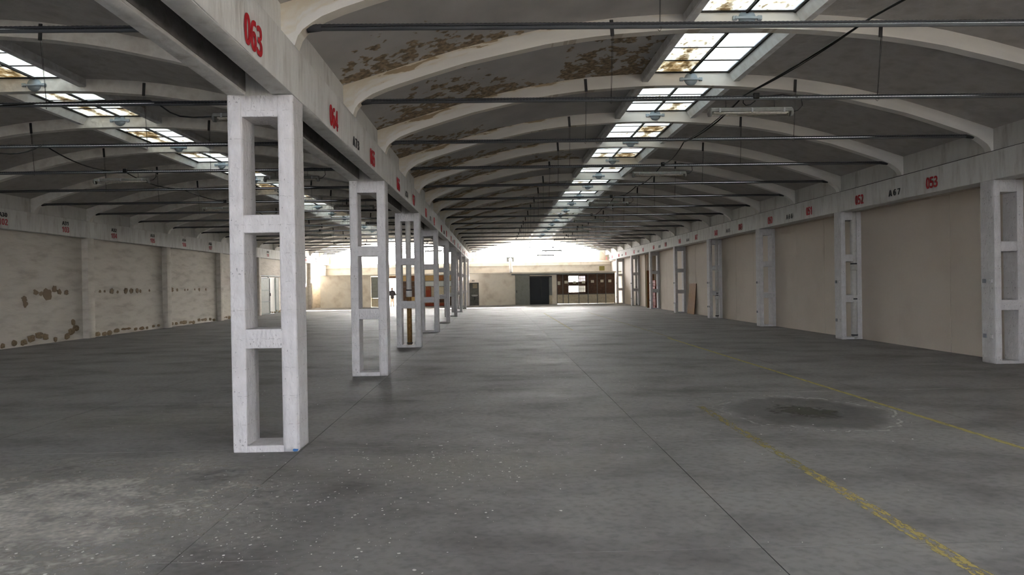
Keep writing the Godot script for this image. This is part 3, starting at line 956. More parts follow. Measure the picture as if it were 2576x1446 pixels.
# arched end window, sill at y0, between xa and xb, in the plane z
func end_window(called: String, label: String, c: float, xa: float, xb: float, y0: float, z: float) -> void:
	var w := thing(called, label, "window", Vector3(0, 0, z), 0, "", "structure")
	var fr := begin()
	box(fr, Vector3(xa, y0, -0.03), Vector3(xb, y0 + 0.05, 0.03), 0.005)
	for x in [xa, xb - 0.05]: box(fr, Vector3(x, y0, -0.03), Vector3(x + 0.05, low_y(c, x + 0.025) + 0.03, 0.03), 0.005)
	put("frame", done(fr), M.bar, w)
	var n := int(round((xb - xa) / 0.7))
	for i in n:
		var a := lerpf(xa, xb, float(i) / n)
		var b := lerpf(xa, xb, float(i + 1) / n)
		if i: put("mullion", boxm(Vector3(a - 0.014, y0, -0.025), Vector3(a + 0.014, low_y(c, a) + 0.02, 0.025)), M.bar, w)
		var ys := [y0]
		while ys[-1] + 1.0 < minf(low_y(c, a), low_y(c, b)): ys.append(ys[-1] + 0.93)
		for j in ys.size():
			var t0 := low_y(c, a) + 0.02; var t1 := low_y(c, b) + 0.02
			if j + 1 < ys.size():
				t0 = ys[j + 1]; t1 = t0
				put("transom", boxm(Vector3(a, t0 - 0.012, -0.02), Vector3(b, t0 + 0.012, 0.02)), M.bar, w)
			var st := begin()
			prism(st, PackedVector2Array([Vector2(a, ys[j]), Vector2(b, ys[j]), Vector2(b, t1), Vector2(a, t0)]), -0.003, 0.003)
			put("pane", done(st), M.glass, w)

func far_end() -> void:
	var w := thing("wall_far", "cream end wall below the two arched end windows", "wall", Vector3.ZERO, 0, "", "structure")
	var zb := ZEND - 0.3
	# lower wall with a doorway and a window behind the annex
	for q in [[-15.45, -10.6, 0.0, 3.68], [-10.6, -7.9, 2.6, 3.68], [-7.9, 6.2, 0.0, 3.68], [6.2, 9.0, 0.0, 0.7], [6.2, 9.0, 2.55, 3.68], [9.0, 10.8, 0.0, 3.68]]:
		put("wall_field", boxm(Vector3(q[0], q[2], zb), Vector3(q[1], q[3], ZEND)), M.endwall, w)
	for q in [[-2.62 - 0.9, -1.72], [9.48, 10.8], [-15.45, -14.45]]:
		put("wall_field", boxm(Vector3(q[0], 3.66, zb), Vector3(q[1], 5.05, ZEND)), M.endwall, w)
	put("sill_band", boxm(Vector3(-15.13, 3.36, ZEND - 0.02), Vector3(10.5, 3.66, ZEND + 0.2), 0.02), M.endwall, w)
	var st := begin()
	prism(st, PackedVector2Array([Vector2(0, 0), Vector2(0.2, 0), Vector2(0, 0.1)]), 0.0, 25.6)
	var ledge := put("sill_slope", done(st), M.endwall, w, Vector3(-15.13, 3.655, ZEND))
	ledge.rotation.y = -PI / 2
	ledge.position = Vector3(10.47, 3.655, ZEND)
	end_window("window_61", "blown-out arched steel end window of the right hall", CR, -1.72, 9.48, 3.69, ZEND - 0.12)
	end_window("window_62", "blown-out arched steel end window of the left hall", CL, -14.45, -3.5, 3.69, ZEND - 0.12)

	# low annex in front of the end wall
	var a := thing("wall_annex", "low cream annex wall across the far end of both halls", "wall", Vector3.ZERO, 0, "", "structure")
	var zf := ZBOX; var zi := ZBOX - 0.16
	for q in [[-14.46, -10.3, 0.0, 2.58], [-2.75, -2.3, 0.0, 2.58], [-2.3, -1.38, 1.9, 2.58], [-1.38, 2.85, 0.0, 2.58], [2.85, 4.72, 2.36, 2.58], [4.72, 5.12, 0.0, 2.58]]:
		put("wall_field", boxm(Vector3(q[0], q[2], zi), Vector3(q[1], q[3], zf), 0.006), M.endwall, a)
	put("side_wall", boxm(Vector3(-14.46, 0, ZEND), Vector3(-14.3, 2.58, zi)), M.endwall, a)
	put("flat_roof", boxm(Vector3(-14.48, 2.575, ZEND), Vector3(10.52, 2.66, zf + 0.05), 0.01), M.endwall, a)
	put("added_roof_sheet", boxm(Vector3(-14.47, 2.655, ZEND), Vector3(10.51, 2.68, zf + 0.03), 0.004), M.dark_roof, a)  # unseen dark layer added to cut sun bouncing onto the end wall
	for x in [-10.45, -7.75, -2.55, -1.2, 2.7, 5.0]:
		put("cross_wall", boxm(Vector3(x - 0.07, 0, ZEND), Vector3(x + 0.07, 2.58, zi)), M.endwall, a)
	put("niche_back", boxm(Vector3(-2.5, 0, -57.65), Vector3(-1.25, 2.5, -57.5)), M.grey_door, a)

	# grey door beside the doorway
	var d := thing("door_1", "grey metal door with a beige foot beside the open doorway", "door", Vector3(-9.65, 0, zf - 0.06), 0, "", "structure")
	put("leaf", boxm(Vector3(-0.63, 0.75, -0.03), Vector3(0.60, 2.5, 0.03), 0.005), M.grey_door, d)
	put("kick_panel", boxm(Vector3(-0.63, 0.02, -0.03), Vector3(0.60, 0.74, 0.03), 0.005), M.beige, d)
	for y in [1.3, 1.9]: put("rail", boxm(Vector3(-0.62, y - 0.02, 0.02), Vector3(0.59, y + 0.02, 0.045)), M.grey_frame, d)
	put("handle", boxm(Vector3(0.48, 1.02, 0.03), Vector3(0.54, 1.16, 0.08), 0.01), M.strap, d)
	# timber and glass partition left of the middle pillars
	var p := thing("partition", "timber and glass office partition at the far end of the left hall", "partition", Vector3(0, 0, zf - 0.08))
	var cols := [-9.02, -7.95, -7.1, -6.45, -5.85, -5.05, -4.25, -3.5, -2.75]
	for i in cols.size():
		put("post", boxm(Vector3(cols[i] - 0.03, 0, -0.05), Vector3(cols[i] + 0.03, 2.57, 0.05), 0.005), M.grey_frame if i > 2 else M.timber, p)
	put("lintel_panel", boxm(Vector3(-8.99, 2.36, -0.02), Vector3(-7.98, 2.56, 0.02)), M.timber, p)
	for i in range(1, cols.size() - 1):
		var xa: float = cols[i] + 0.03; var xb: float = cols[i + 1] - 0.03
		var tops: Material = [M.timber, M.tan, M.timber, M.redwood, M.tan, M.timber, M.tan, M.timber][i]
		put("top_panel", boxm(Vector3(xa, 2.12, -0.02), Vector3(xb, 2.56, 0.02)), tops, p)
		put("rail", boxm(Vector3(xa, 2.07, -0.03), Vector3(xb, 2.12, 0.03)), M.grey_frame, p)
		put("pane", boxm(Vector3(xa, 1.66, -0.006), Vector3(xb, 2.07, 0.006)), M.milky if i > 2 else M.brown, p)
		put("rail", boxm(Vector3(xa, 1.62, -0.03), Vector3(xb, 1.66, 0.03)), M.grey_frame, p)
		put("middle_panel", boxm(Vector3(xa, 0.8, -0.015), Vector3(xb, 1.62, 0.015)), M.beige if i > 2 else M.brown, p)
		put("foot_panel", boxm(Vector3(xa, 0.02, -0.02), Vector3(xb, 0.8, 0.02)), M.brown if i != 2 else M.tan, p)
	# grey sliding leaf, dark gate
	var s := thing("door_2", "grey sliding metal door leaf standing beside the dark gate", "door", Vector3(2.25, 0, zf + 0.07), 0, "", "structure")
	put("leaf", boxm(Vector3(-0.6, 0.02, -0.03), Vector3(0.6, 2.46, 0.03), 0.006), M.grey_door, s)
	put("handle", boxm(Vector3(-0.52, 1.0, 0.03), Vector3(-0.46, 1.2, 0.07), 0.01), M.strap, s)
	put("track", boxm(Vector3(-0.9, 2.46, -0.05), Vector3(7.6, 2.57, 0.06), 0.008), M.grey_frame, s)
	var k := thing("door_3", "dark charcoal double gate in the far wall", "gate", Vector3(3.78, 0, zf - 0.1), 0, "", "structure")
	for q in [[-0.92, -0.005], [0.005, 0.68]]: put("leaf", boxm(Vector3(q[0], 0.01, -0.03), Vector3(q[1], 2.26, 0.03), 0.006), M.dark_door, k)
	put("header", boxm(Vector3(-0.93, 2.27, -0.06), Vector3(0.94, 2.37, 0.06)), M.dark_door, k)
	put("jamb_panel", boxm(Vector3(0.69, 0.75, -0.05), Vector3(0.94, 2.27, 0.05)), M.grey_frame, k)
	put("jamb_panel", boxm(Vector3(0.69, 0.0, -0.05), Vector3(0.94, 0.75, 0.05)), M.beige, k)
	put("handle", boxm(Vector3(-0.2, 0.98, 0.03), Vector3(-0.12, 1.14, 0.08), 0.01), M.strap, k)
	# brown boarded partition at the right
	var b := thing("partition", "brown boarded partition with cream foot panels at the far right", "partition", Vector3(0, 0, zf - 0.05))
	var px := [5.12, 5.62, 6.08, 6.95, 7.72, 8.49, 9.2, 9.95]
	put("top_rail", boxm(Vector3(5.1, 2.5, -0.05), Vector3(9.98, 2.57, 0.05)), M.grey_frame, b)
	put("middle_rail", boxm(Vector3(5.1, 0.78, -0.04), Vector3(9.98, 0.83, 0.04)), M.grey_frame, b)
	for x in px: put("post", boxm(Vector3(x - 0.03, 0, -0.05), Vector3(x + 0.03, 2.52, 0.05), 0.004), M.grey_frame, b)
	for i in px.size() - 1:
		var xa: float = px[i] + 0.03; var xb: float = px[i + 1] - 0.03
		put("foot_panel", boxm(Vector3(xa, 0.03, -0.02), Vector3(xb, 0.78, 0.02), 0.004), M.beige, b)
		if i == 2 or i == 3:
			var xm := xb if i == 2 else 7.5
			put("board", boxm(Vector3(xa, 2.32, -0.015), Vector3(xb, 2.5, 0.015)), M.brown, b)
			put("board", boxm(Vector3(xa, 1.5, -0.015), Vector3(xb, 1.84, 0.015)), M.brown, b)
			put("board", boxm(Vector3(xa, 0.83, -0.015), Vector3(xb, 0.98, 0.015)), M.brown, b)
			if xm < xb: put("board", boxm(Vector3(xm, 0.83, -0.015), Vector3(xb, 2.5, 0.015)), M.brown, b)
			for y in [[0.98, 1.5], [1.84, 2.32]]:
				var pm: Material = M.blue_pane if i == 3 and y[0] > 1.5 else M.milky
				put("pane", boxm(Vector3(xa, y[0], -0.004), Vector3(xm, y[1], 0.004)), pm if i == 3 else M.glass, b)
				put("glazing_bar", boxm(Vector3(xa, (y[0] + y[1]) / 2 - 0.012, -0.012), Vector3(xm, (y[0] + y[1]) / 2 + 0.012, 0.012)), M.grey_frame, b)
				for f in [0.3, 0.65]: put("glazing_bar", boxm(Vector3(lerpf(xa, xm, f) - 0.01, y[0], -0.012), Vector3(lerpf(xa, xm, f) + 0.01, y[1], 0.012)), M.grey_frame, b)
		else:
			for y in [[0.82, 1.25], [1.245, 1.66], [1.655, 2.085], [2.08, 2.51]]: put("board", boxm(Vector3(xa - 0.02, y[0], -0.012 - 0.005 * rng.randf()), Vector3(xb + 0.02, y[1], 0.013 + 0.006 * rng.randf())), M.brown, b)
	for q in [[5.3, 1.75, 0.22, 0.3], [5.9, 1.82, 0.28, 0.22], [6.6, 1.8, 0.26, 0.2], [7.35, 1.8, 0.28, 0.22], [8.1, 1.85, 0.26, 0.22], [8.9, 1.87, 0.26, 0.22], [9.55, 1.87, 0.24, 0.22]]:
		put("notice_sheet", boxm(Vector3(q[0] - q[2] / 2, q[1] - q[3] / 2, 0.02), Vector3(q[0] + q[2] / 2, q[1] + q[3] / 2, 0.028)), M.paper, b)

func rear_end() -> void:
	# behind the camera: an end wall with a wide open gateway to each hall and an arched window over it
	var w := thing("wall_rear", "cream end wall behind the camera under two arched windows", "wall", Vector3.ZERO, 0, "", "structure")
	var z0 := ZREAR; var z1 := ZREAR + 0.3
	for q in [[-15.45, 10.8, 0.0, 3.7], [-3.4, -1.7, 3.7, 5.05], [9.5, 10.8, 3.7, 5.05], [-15.45, -14.4, 3.7, 5.05]]:
		put("wall_field", boxm(Vector3(q[0], q[2], z0), Vector3(q[1], q[3], z1)), M.endwall, w)
	for c in [CR, CL]:
		var st := begin()
		var top := PackedVector2Array([Vector2(c - 6.4, 3.7)])
		for i in 33:
			var x: float = c - 6.2 + 12.4 * i / 32
			top.append(Vector2(x, shell_y(c, x) + 0.05))
		for i in range(1, top.size() - 1):
			var a := top[i]; var b := top[i + 1]
			quad(st, Vector3(a.x, low_y(c, a.x), z0), Vector3(b.x, low_y(c, b.x), z0), Vector3(b.x, b.y, z0), Vector3(a.x, a.y, z0))
		put("arch_head", done(st), M.endwall, w)
	end_window("window_63", "arched steel window of the right hall behind the camera", CR, -1.72, 9.48, 3.7, ZREAR + 0.1)
	end_window("window_64", "arched steel window of the left hall behind the camera", CL, -14.45, -3.4, 3.7, ZREAR + 0.1)

func floor_and_marks() -> void:
	var f := thing("floor", "worn grey concrete floor with dusty stains and saw-cut joints", "floor", Vector3.ZERO, 0, "", "structure")
	put("joint_filler", boxm(Vector3(-15.5, -0.5, ZEND - 0.4), Vector3(12.2, -0.004, ZREAR + 0.4)), M.joint, f)
	var xs := [-15.45, -13.6, -9.77, -5.94, -2.11, 1.715, 5.75, 9.4, 12.1]
	var z := ZREAR + 0.3
	var zs := [z, 7.7]
	z = -1.36
	while z > ZEND - 0.3:
		zs.append(z)
		z -= 3.035
	zs.append(ZEND - 0.3)
	for i in xs.size() - 1:
		for j in zs.size() - 1:
			var st := begin()
			var c := 0.004
			box(st, Vector3(xs[i] + c, -0.1, zs[j + 1] + c), Vector3(xs[i + 1] - c, 0.0, zs[j] - c))
			put("slab", done(st), M.floor, f)
	line(f, 5.32, 0.085, -2.0, -21.0, M.yellow)
	line(f, 5.45, 0.085, -21.0, -40.0, M.faint)
	line(f, 2.83, 0.13, -3.3, -6.1, M.yellow_worn)
	line(f, 2.825, 0.12, -6.1, -9.4, M.faint)
	line(f, 2.83, 0.10, -25.0, -40.0, M.faint)
	decal(f, "dust_patch", M.dust, Vector3(-3.9, 0.0022, -5.2), Vector2(2.7, 2.5))
	decal(f, "dust_patch", M.dust_thin, Vector3(-0.4, 0.0020, -6.55), Vector2(2.4, 0.9))
	decal(f, "dust_patch", M.dust_thin, Vector3(-4.6, 0.0020, -9.2), Vector2(3.2, 1.1))
	decal(f, "water_stain", M.puddle, Vector3(4.1, 0.0024, -8.85), Vector2(1.18, 1.4))
	# flakes of paint fallen from the vault
	var mm := MultiMesh.new()
	mm.transform_format = MultiMesh.TRANSFORM_3D
	mm.mesh = scrap(Vector2(0.011, 0.011), 0.0015, 3, 6, 0.5)
	var at := []
	for i in 1500:
		var p: Vector2
		var k := rng.randf()
		if k < 0.55: p = Vector2(rng.randfn(-2.3, 1.0), rng.randfn(-5.0, 0.8))
		elif k < 0.75: p = Vector2(rng.randfn(-0.5, 0.7), rng.randfn(-6.6, 0.6))
		else: p = Vector2(rng.randf_range(-5, 4.5), rng.randf_range(-4, -14))
		if p.y > -3.0: continue
		var s := 0.22 + pow(rng.randf(), 4.0) * 1.3
		at.append(Transform3D(Basis(Vector3.UP, rng.randf() * TAU) * Basis(Vector3.RIGHT, -PI / 2) * Basis.from_scale(Vector3(s, s * rng.randf_range(0.5, 1.2), 1)), Vector3(p.x, 0.0026, p.y)))
	mm.instance_count = at.size()
	for i in at.size(): mm.set_instance_transform(i, at[i])
	var fl := MultiMeshInstance3D.new()
	fl.name = "paint_flakes"
	fl.multimesh = mm
	fl.material_override = M.flake
	add_child(fl)
	tag(fl, "scattered white paint flakes lying on the concrete floor", "paint flakes", "", "stuff")

func line(f: Node, x: float, w: float, z1: float, z0: float, m: Material) -> void:
	var st := begin()
	var n := int(ceil((z1 - z0) / 4.0))
	for i in n:
		var a := lerpf(z1, z0, float(i) / n); var b := lerpf(z1, z0, float(i + 1) / n)
		quad(st, Vector3(x - w / 2, 0.0016, a), Vector3(x + w / 2, 0.0016, a), Vector3(x + w / 2, 0.0016, b), Vector3(x - w / 2, 0.0016, b), Vector2(0, i * 0.93), Vector2(1, i * 0.93), Vector2(1, i * 0.93 + 0.93), Vector2(0, i * 0.93 + 0.93))
	put("painted_line", done(st), m, f)

func decal(f: Node, called: String, m: Material, at: Vector3, half: Vector2) -> void:
	var st := begin()
	quad(st, Vector3(-half.x, 0, half.y), Vector3(half.x, 0, half.y), Vector3(half.x, 0, -half.y), Vector3(-half.x, 0, -half.y))
	put(called, done(st), m, f, at)

# a sealed twin-tube fitting slung under a tie rod
func make_lamp() -> Node3D:
	var t := thing("strip_lamp", "", "lamp")
	var body := begin()
	prism(body, PackedVector2Array([Vector2(-0.075, 0.0), Vector2(0.075, 0.0), Vector2(0.07, 0.045), Vector2(0.045, 0.062), Vector2(-0.045, 0.062), Vector2(-0.07, 0.045)]), -0.63, 0.63)
	var b := put("housing", done(body), M.tray, t)
	b.rotation.y = PI / 2
	var cov := begin(false)
	var sec := []
	for i in 9:
		var a := PI + PI * i / 8
		sec.append(Vector2(cos(a) * 0.074, sin(a) * 0.062))
	for i in 8:
		var p = sec[i]; var q = sec[i + 1]
		quad(cov, Vector3(0.62, p.y, p.x), Vector3(-0.62, p.y, p.x), Vector3(-0.62, q.y, q.x), Vector3(0.62, q.y, q.x))
	put("cover", done(cov), M.cover, t)
	for s in [-1.0, 1.0]:
		put("tube", tubem(PackedVector3Array([Vector3(-0.58, -0.012, s * 0.03), Vector3(0.58, -0.012, s * 0.03)]), 0.013, 8), M.lamp_tube, t)
		var cap := begin(false)
		tube(cap, PackedVector3Array([Vector3(s * 0.615, 0, 0), Vector3(s * 0.65, 0, 0), Vector3(s * 0.665, 0.005, 0)]), [0.072, 0.068, 0.03], 12)
		put("end_cap", done(cap), M.tray, t)
		put("hanging_wire", tubem(PackedVector3Array([Vector3(s * 0.38, 0.06, 0), Vector3(s * 0.38, 0.2, 0)]), 0.004, 5), M.wire, t)
	for x in [-0.5, 0.0, 0.5]: put("clip", boxm(Vector3(x - 0.016, -0.02, 0.07), Vector3(x + 0.016, 0.05, 0.084), 0.004), M.pale_cable, t)
	var fp := PackedVector3Array([Vector3(0.66, 0.0, 0), Vector3(0.74, 0.02, 0.01), Vector3(0.81, 0.09, 0.015), Vector3(0.80, 0.19, 0.01), Vector3(0.68, 0.245, 0.01), Vector3(0.5, 0.262, 0.015), Vector3(0.3, 0.248, 0.02), Vector3(0.12, 0.235, 0.02)])
	put("feed_cable", tubem(fp, 0.007, 6), M.cable, t)
	put("junction_box", boxm(Vector3(0.04, 0.2, 0.0), Vector3(0.13, 0.29, 0.05), 0.008), M.cable, t)
	return t

func lamps_and_cables() -> void:
	var proto: Node3D = null
	for row in 3:
		for i in 8:
			var k := 1 + 2 * i
			var x: float = [4.0, -8.87, -3.68][row]
			if row == 2: x = [-3.6, -4.85, -4.6, -4.7, -4.8, -4.6, -4.7, -4.7][i]
			if row == 0: x += [0.0, 0.03, -0.2, 0.0, 0.14, 0.2, -0.1, -0.1][i]
			var y := 4.355
			if row == 0 and i > 5: y = 3.96 - 0.05 * (i - 6)
			var at := Vector3(x, y, RIB0 - 3.0 * k)
			var place: String = ["the right hall's ridge", "the left hall's ridge", "the left hall, row beside the middle pillars"][row]
			var label := "%s hanging strip lamp from the camera under %s" % [NTH[i].capitalize(), place]
			if i == 0: label = "nearest hanging grey strip lamp under %s" % place
			if proto == null:
				proto = make_lamp()
				proto.set_meta("label", label)
				proto.position = at
			else: proto = dup(proto, label, at)
			proto.set_meta("group", "hanging strip lamps")
			if y < 4.2:
				for s in [-0.38, 0.38]: put("hanging_wire", tubem(PackedVector3Array([Vector3(s, 0.19, 0), Vector3(s, 4.56 - y, 0)]), 0.004, 5), M.wire, proto)
				var keep := proto
				proto = get_node("strip_lamp")
				keep.set_meta("group", "hanging strip lamps")
	# black feed cables swagged from rod to rod
	var c := thing("power_cable", "black power cable swagged from rod to rod along the right hall", "cable", Vector3.ZERO)
	var pts := [Vector3(5.6, 5.3, -5.2), Vector3(4.22, 4.64, RIB0), Vector3(3.90, 4.615, RIB0 - 3), Vector3(3.80, 4.52, RIB0 - 6), Vector3(4.12, 4.615, RIB0 - 9), Vector3(4.09, 4.5, RIB0 - 12), Vector3(4.0, 4.61, RIB0 - 15), Vector3(4.05, 4.52, RIB0 - 18), Vector3(4.05, 4.61, RIB0 - 21)]
	for i in pts.size() - 1:
		put("cable_run", tubem(sag(pts[i], pts[i + 1], 0.03 if i < 2 else 0.1, 10), 0.013, 6), M.cable, c)
		if i < 3: put("cable_run", tubem(sag(pts[i] + Vector3(0.03, 0.02, 0), pts[i + 1] + Vector3(0.02, 0.01, 0), 0.055, 10), 0.007, 5), M.cable, c)
	put("cable_loop", tubem(PackedVector3Array([Vector3(3.90, 4.6, RIB0 - 3), Vector3(3.89, 4.50, RIB0 - 3), Vector3(3.93, 4.46, RIB0 - 3.0), Vector3(4.0, 4.47, RIB0 - 3), Vector3(4.08, 4.53, RIB0 - 3)]), 0.008, 6), M.cable, c)
	var d := thing("power_cable", "black power cable swagged from rod to rod under the left ridge", "cable", Vector3.ZERO)
	var lp := [Vector3(-7.5, 4.2, -10.4), Vector3(-8.75, 4.61, RIB0 - 6), Vector3(-8.84, 4.60, RIB0 - 9), Vector3(-8.85, 4.60, RIB0 - 12), Vector3(-8.8, 4.60, RIB0 - 15), Vector3(-8.8, 4.6, RIB0 - 18), Vector3(-8.8, 4.6, RIB0 - 21)]
	lp[0] = Vector3(-8.6, 4.61, RIB0 - 3)
	for i in lp.size() - 1: put("cable_run", tubem(sag(lp[i], lp[i + 1], [0.42, 0.16, 0.12, 0.06, 0.1, 0.1][i], 12), 0.012, 6), M.cable, d)
	var q := thing("power_cable", "black cable drooping from the second left tie rod to a lamp", "cable", Vector3.ZERO)
	var q1 := PackedVector3Array([Vector3(-8.6, 4.625, RIB0 - 3), Vector3(-7.6, 4.55, RIB0 - 2.97), Vector3(-6.6, 4.60, RIB0 - 2.97), Vector3(-5.6, 4.625, RIB0 - 3), Vector3(-5.2, 4.62, RIB0 - 3), Vector3(-5.05, 4.55, RIB0 - 3), Vector3(-4.9, 4.44, RIB0 - 3), Vector3(-4.75, 4.38, RIB0 - 3), Vector3(-4.55, 4.36, RIB0 - 3), Vector3(-4.26, 4.37, RIB0 - 3)])
	put("cable_run", tubem(q1, 0.012, 6), M.cable, q)

func small_things() -> void:
	# board leaning on the right wall
	var b := thing("leaning_board", "brown plywood board leaning on the right wall beside a pillar", "board", Vector3(10.36, 0, -35.9), 0)
	var bm := put("board_sheet", boxm(Vector3(-0.012, 0.0, -0.62), Vector3(0.012, 1.62, 0.62), 0.003), M.board, b)
	bm.rotation.z = -0.09
	bm.rotation.y = 0.0
	# stack of red crates in the recess
	var cr := begin()
	for q in [[Vector3(-0.4, 0, -0.3), Vector3(0.4, 0.018, 0.3)], [Vector3(-0.4, 0, -0.3), Vector3(0.4, 0.19, -0.282)], [Vector3(-0.4, 0, 0.282), Vector3(0.4, 0.19, 0.3)], [Vector3(-0.4, 0, -0.3), Vector3(-0.382, 0.19, 0.3)], [Vector3(0.382, 0, -0.3), Vector3(0.4, 0.19, 0.3)]]: box(cr, q[0], q[1], 0.003)
	var cm := done(cr)
	for i in 9:
		var where := "bottom" if i == 0 else ("topmost" if i == 8 else "%s from the floor" % NTH[i])
		var o := thing("crate", "red crate in the wall recess behind a pillar, %s of its stack" % where, "crate", Vector3(10.75 + 0.02 * (i % 2), 0.205 * i + 0.001, -44.2 + 0.015 * (i % 3)), 0.03 * (i % 3), "red crates stacked in the wall recess")
		put("tub", cm, M.redwood, o)
		put("runner", boxm(Vector3(-0.38, 0.185, -0.28), Vector3(0.38, 0.204, -0.2)), M.redwood, o)
		put("runner", boxm(Vector3(-0.38, 0.185, 0.2), Vector3(0.38, 0.204, 0.28)), M.redwood, o)
	var dl := thing("door_4", "brown timber door leaf standing open at the right wall recess", "door", Vector3(10.58, 0, -45.2), 0, "", "structure")
	put("leaf", boxm(Vector3(-0.45, 0.01, -0.025), Vector3(0.02, 2.5, 0.025), 0.004), M.timber, dl)
	put("edge_strip", boxm(Vector3(-0.475, 0.01, -0.03), Vector3(-0.45, 2.5, 0.03)), M.olive, dl)
	put("handle", boxm(Vector3(-0.42, 1.0, 0.02), Vector3(-0.36, 1.03, 0.07), 0.006), M.strap, dl)
	# left wall doorway
	var gt := thing("sliding_gate", "grey barred sliding gate leaf on the left wall", "gate", Vector3(-15.06, 0, -44.3))
	var fr := begin()
	box(fr, Vector3(-0.03, 0.02, -1.45), Vector3(0.03, 2.42, -1.38), 0.004)
	box(fr, Vector3(-0.03, 0.02, 0.38), Vector3(0.03, 2.42, 0.45), 0.004)
	box(fr, Vector3(-0.03, 0.02, -1.38), Vector3(0.03, 0.09, 0.38), 0.004)
	box(fr, Vector3(-0.03, 2.35, -1.38), Vector3(0.03, 2.42, 0.38), 0.004)
	put("frame", done(fr), M.grey_frame, gt)
	put("sheet", boxm(Vector3(-0.012, 0.09, -1.38), Vector3(0.004, 2.35, 0.38)), M.grey_door, gt)
	for y in [0.85, 1.6]: put("rail", boxm(Vector3(-0.02, y - 0.03, -1.38), Vector3(0.025, y + 0.03, 0.38), 0.004), M.grey_frame, gt)
	put("handle", boxm(Vector3(0.02, 1.2, -1.44), Vector3(0.07, 1.4, -1.4), 0.006), M.strap, gt)
	for zz in [-1.2, 0.25]: put("hanger", boxm(Vector3(-0.02, 2.42, zz - 0.05), Vector3(0.02, 2.58, zz + 0.05), 0.004), M.strap, gt)
	var tr := put("trim_1", boxm(Vector3(-15.13, 2.5, -48.2), Vector3(-15.03, 2.57, -43.6), 0.006), M.grey_frame, self)
	tag(tr, "steel slide rail of the grey barred gate on the left wall", "rail", "", "structure")
	var wd := thing("door_5", "white door behind the barred gate in the left wall", "door", Vector3(-15.24, 0, -46.5), 0, "", "structure")
	put("leaf", boxm(Vector3(-0.03, 0.01, -0.75), Vector3(0.03, 2.44, 2.28), 0.004), M.enamel, wd)
	put("jamb", boxm(Vector3(-0.05, 0, -1.38), Vector3(0.1, 2.44, -0.78), 0.006), M.grey_door, wd)
	# sink niche at the far wall
	var sk := thing("sink", "small white wash basin in the grey niche at the far wall", "sink", Vector3(-1.75, 0.82, -57.47))
	var bs := begin(false)
	var prof := [[0.02, 0.0], [0.16, 0.02], [0.22, 0.08], [0.235, 0.15], [0.22, 0.155], [0.19, 0.08], [0.05, 0.04]]
	for i in prof.size() - 1:
		for j in 20:
			var a0 := TAU * j / 20; var a1 := TAU * (j + 1) / 20
			var r0 = prof[i]; var r1 = prof[i + 1]
			quad(bs, Vector3(cos(a0) * r0[0] * 1.2, r0[1] - 0.1, sin(a0) * r0[0] + 0.24), Vector3(cos(a0) * r1[0] * 1.2, r1[1] - 0.1, sin(a0) * r1[0] + 0.24), Vector3(cos(a1) * r1[0] * 1.2, r1[1] - 0.1, sin(a1) * r1[0] + 0.24), Vector3(cos(a1) * r0[0] * 1.2, r0[1] - 0.1, sin(a1) * r0[0] + 0.24))
	put("basin", done(bs), M.enamel, sk)
	put("tap", tubem(PackedVector3Array([Vector3(0, 0.22, -0.03), Vector3(0, 0.24, 0.1), Vector3(0, 0.2, 0.16)]), 0.014, 8), M.strap, sk)
	put("waste_pipe", tubem(PackedVector3Array([Vector3(0, -0.09, 0.24), Vector3(0, -0.3, 0.24), Vector3(0, -0.36, 0.18), Vector3(0, -0.36, -0.03)]), 0.022, 8), M.strap, sk)
	var mc := thing("wall_cabinet", "pale cabinet hung on the niche wall above the basin", "cabinet", Vector3(-1.72, 1.42, -57.42))
	put("carcass", boxm(Vector3(-0.2, 0, -0.08), Vector3(0.2, 0.42, 0.06), 0.006), M.socket, mc)
	put("door", boxm(Vector3(-0.19, 0.01, 0.06), Vector3(0.19, 0.41, 0.075), 0.004), M.beige, mc)
	var nm := thing("number_plate", "dark painted number above the sink niche on the far wall", "sign", Vector3(-1.85, 2.06, ZBOX + 0.004))
	number("30", 0.13, 1.3, M.black, nm, Vector3.ZERO, 0)
	# vent pipe from the end window down onto the annex roof
	var v := thing("vent_pipe", "white bent vent pipe between the annex roof and right end window", "pipe", Vector3(1.4, 2.68, -60.9))
	put("pipe", tubem(PackedVector3Array([Vector3(0.02, 0, 0.1), Vector3(0, 0.6, 0.1), Vector3(-0.01, 1.05, 0.1), Vector3(-0.02, 1.2, 0.02), Vector3(-0.02, 1.26, -0.2), Vector3(-0.02, 1.26, -0.68)]), 0.14, 18), M.pipe, v)
	put("cover_plate", boxm(Vector3(-0.36, 1.0, -0.66), Vector3(0.34, 1.5, -0.62), 0.005), M.grey_frame, v)
	var sg := put("sign_panel", boxm(Vector3(9.45, 2.84, ZEND + 0.001), Vector3(9.93, 3.24, ZEND + 0.03), 0.005), M.olive, self)
	tag(sg, "plain olive panel high on the far wall at the right", "panel")
	# cabinet and bench seen through the middle pillars
	var cb := thing("cabinet", "tall red-brown cabinet before the partition, seen through the middle pillars", "cabinet", Vector3(-5.52, 0.3, ZBOX + 0.27))
	put("carcass", boxm(Vector3(-0.2, 0.4, -0.2), Vector3(0.2, 1.36, 0.2), 0.008), M.redwood, cb)
	put("door", boxm(Vector3(-0.18, 0.44, 0.2), Vector3(0.18, 1.02, 0.22), 0.005), M.redwood, cb)
	put("drawer", boxm(Vector3(-0.18, 1.06, 0.2), Vector3(0.18, 1.32, 0.22), 0.005), M.timber, cb)
	put("plinth", boxm(Vector3(-0.2, 0.0, -0.2), Vector3(0.2, 0.41, 0.16)), M.redwood, cb)
	var bn := thing("bench", "long low dark brown bench under the cabinet by the far partition", "bench", Vector3(-5.1, 0, ZBOX + 0.3))
	put("top", boxm(Vector3(-0.95, 0.24, -0.25), Vector3(0.95, 0.3, 0.25), 0.006), M.timber, bn)
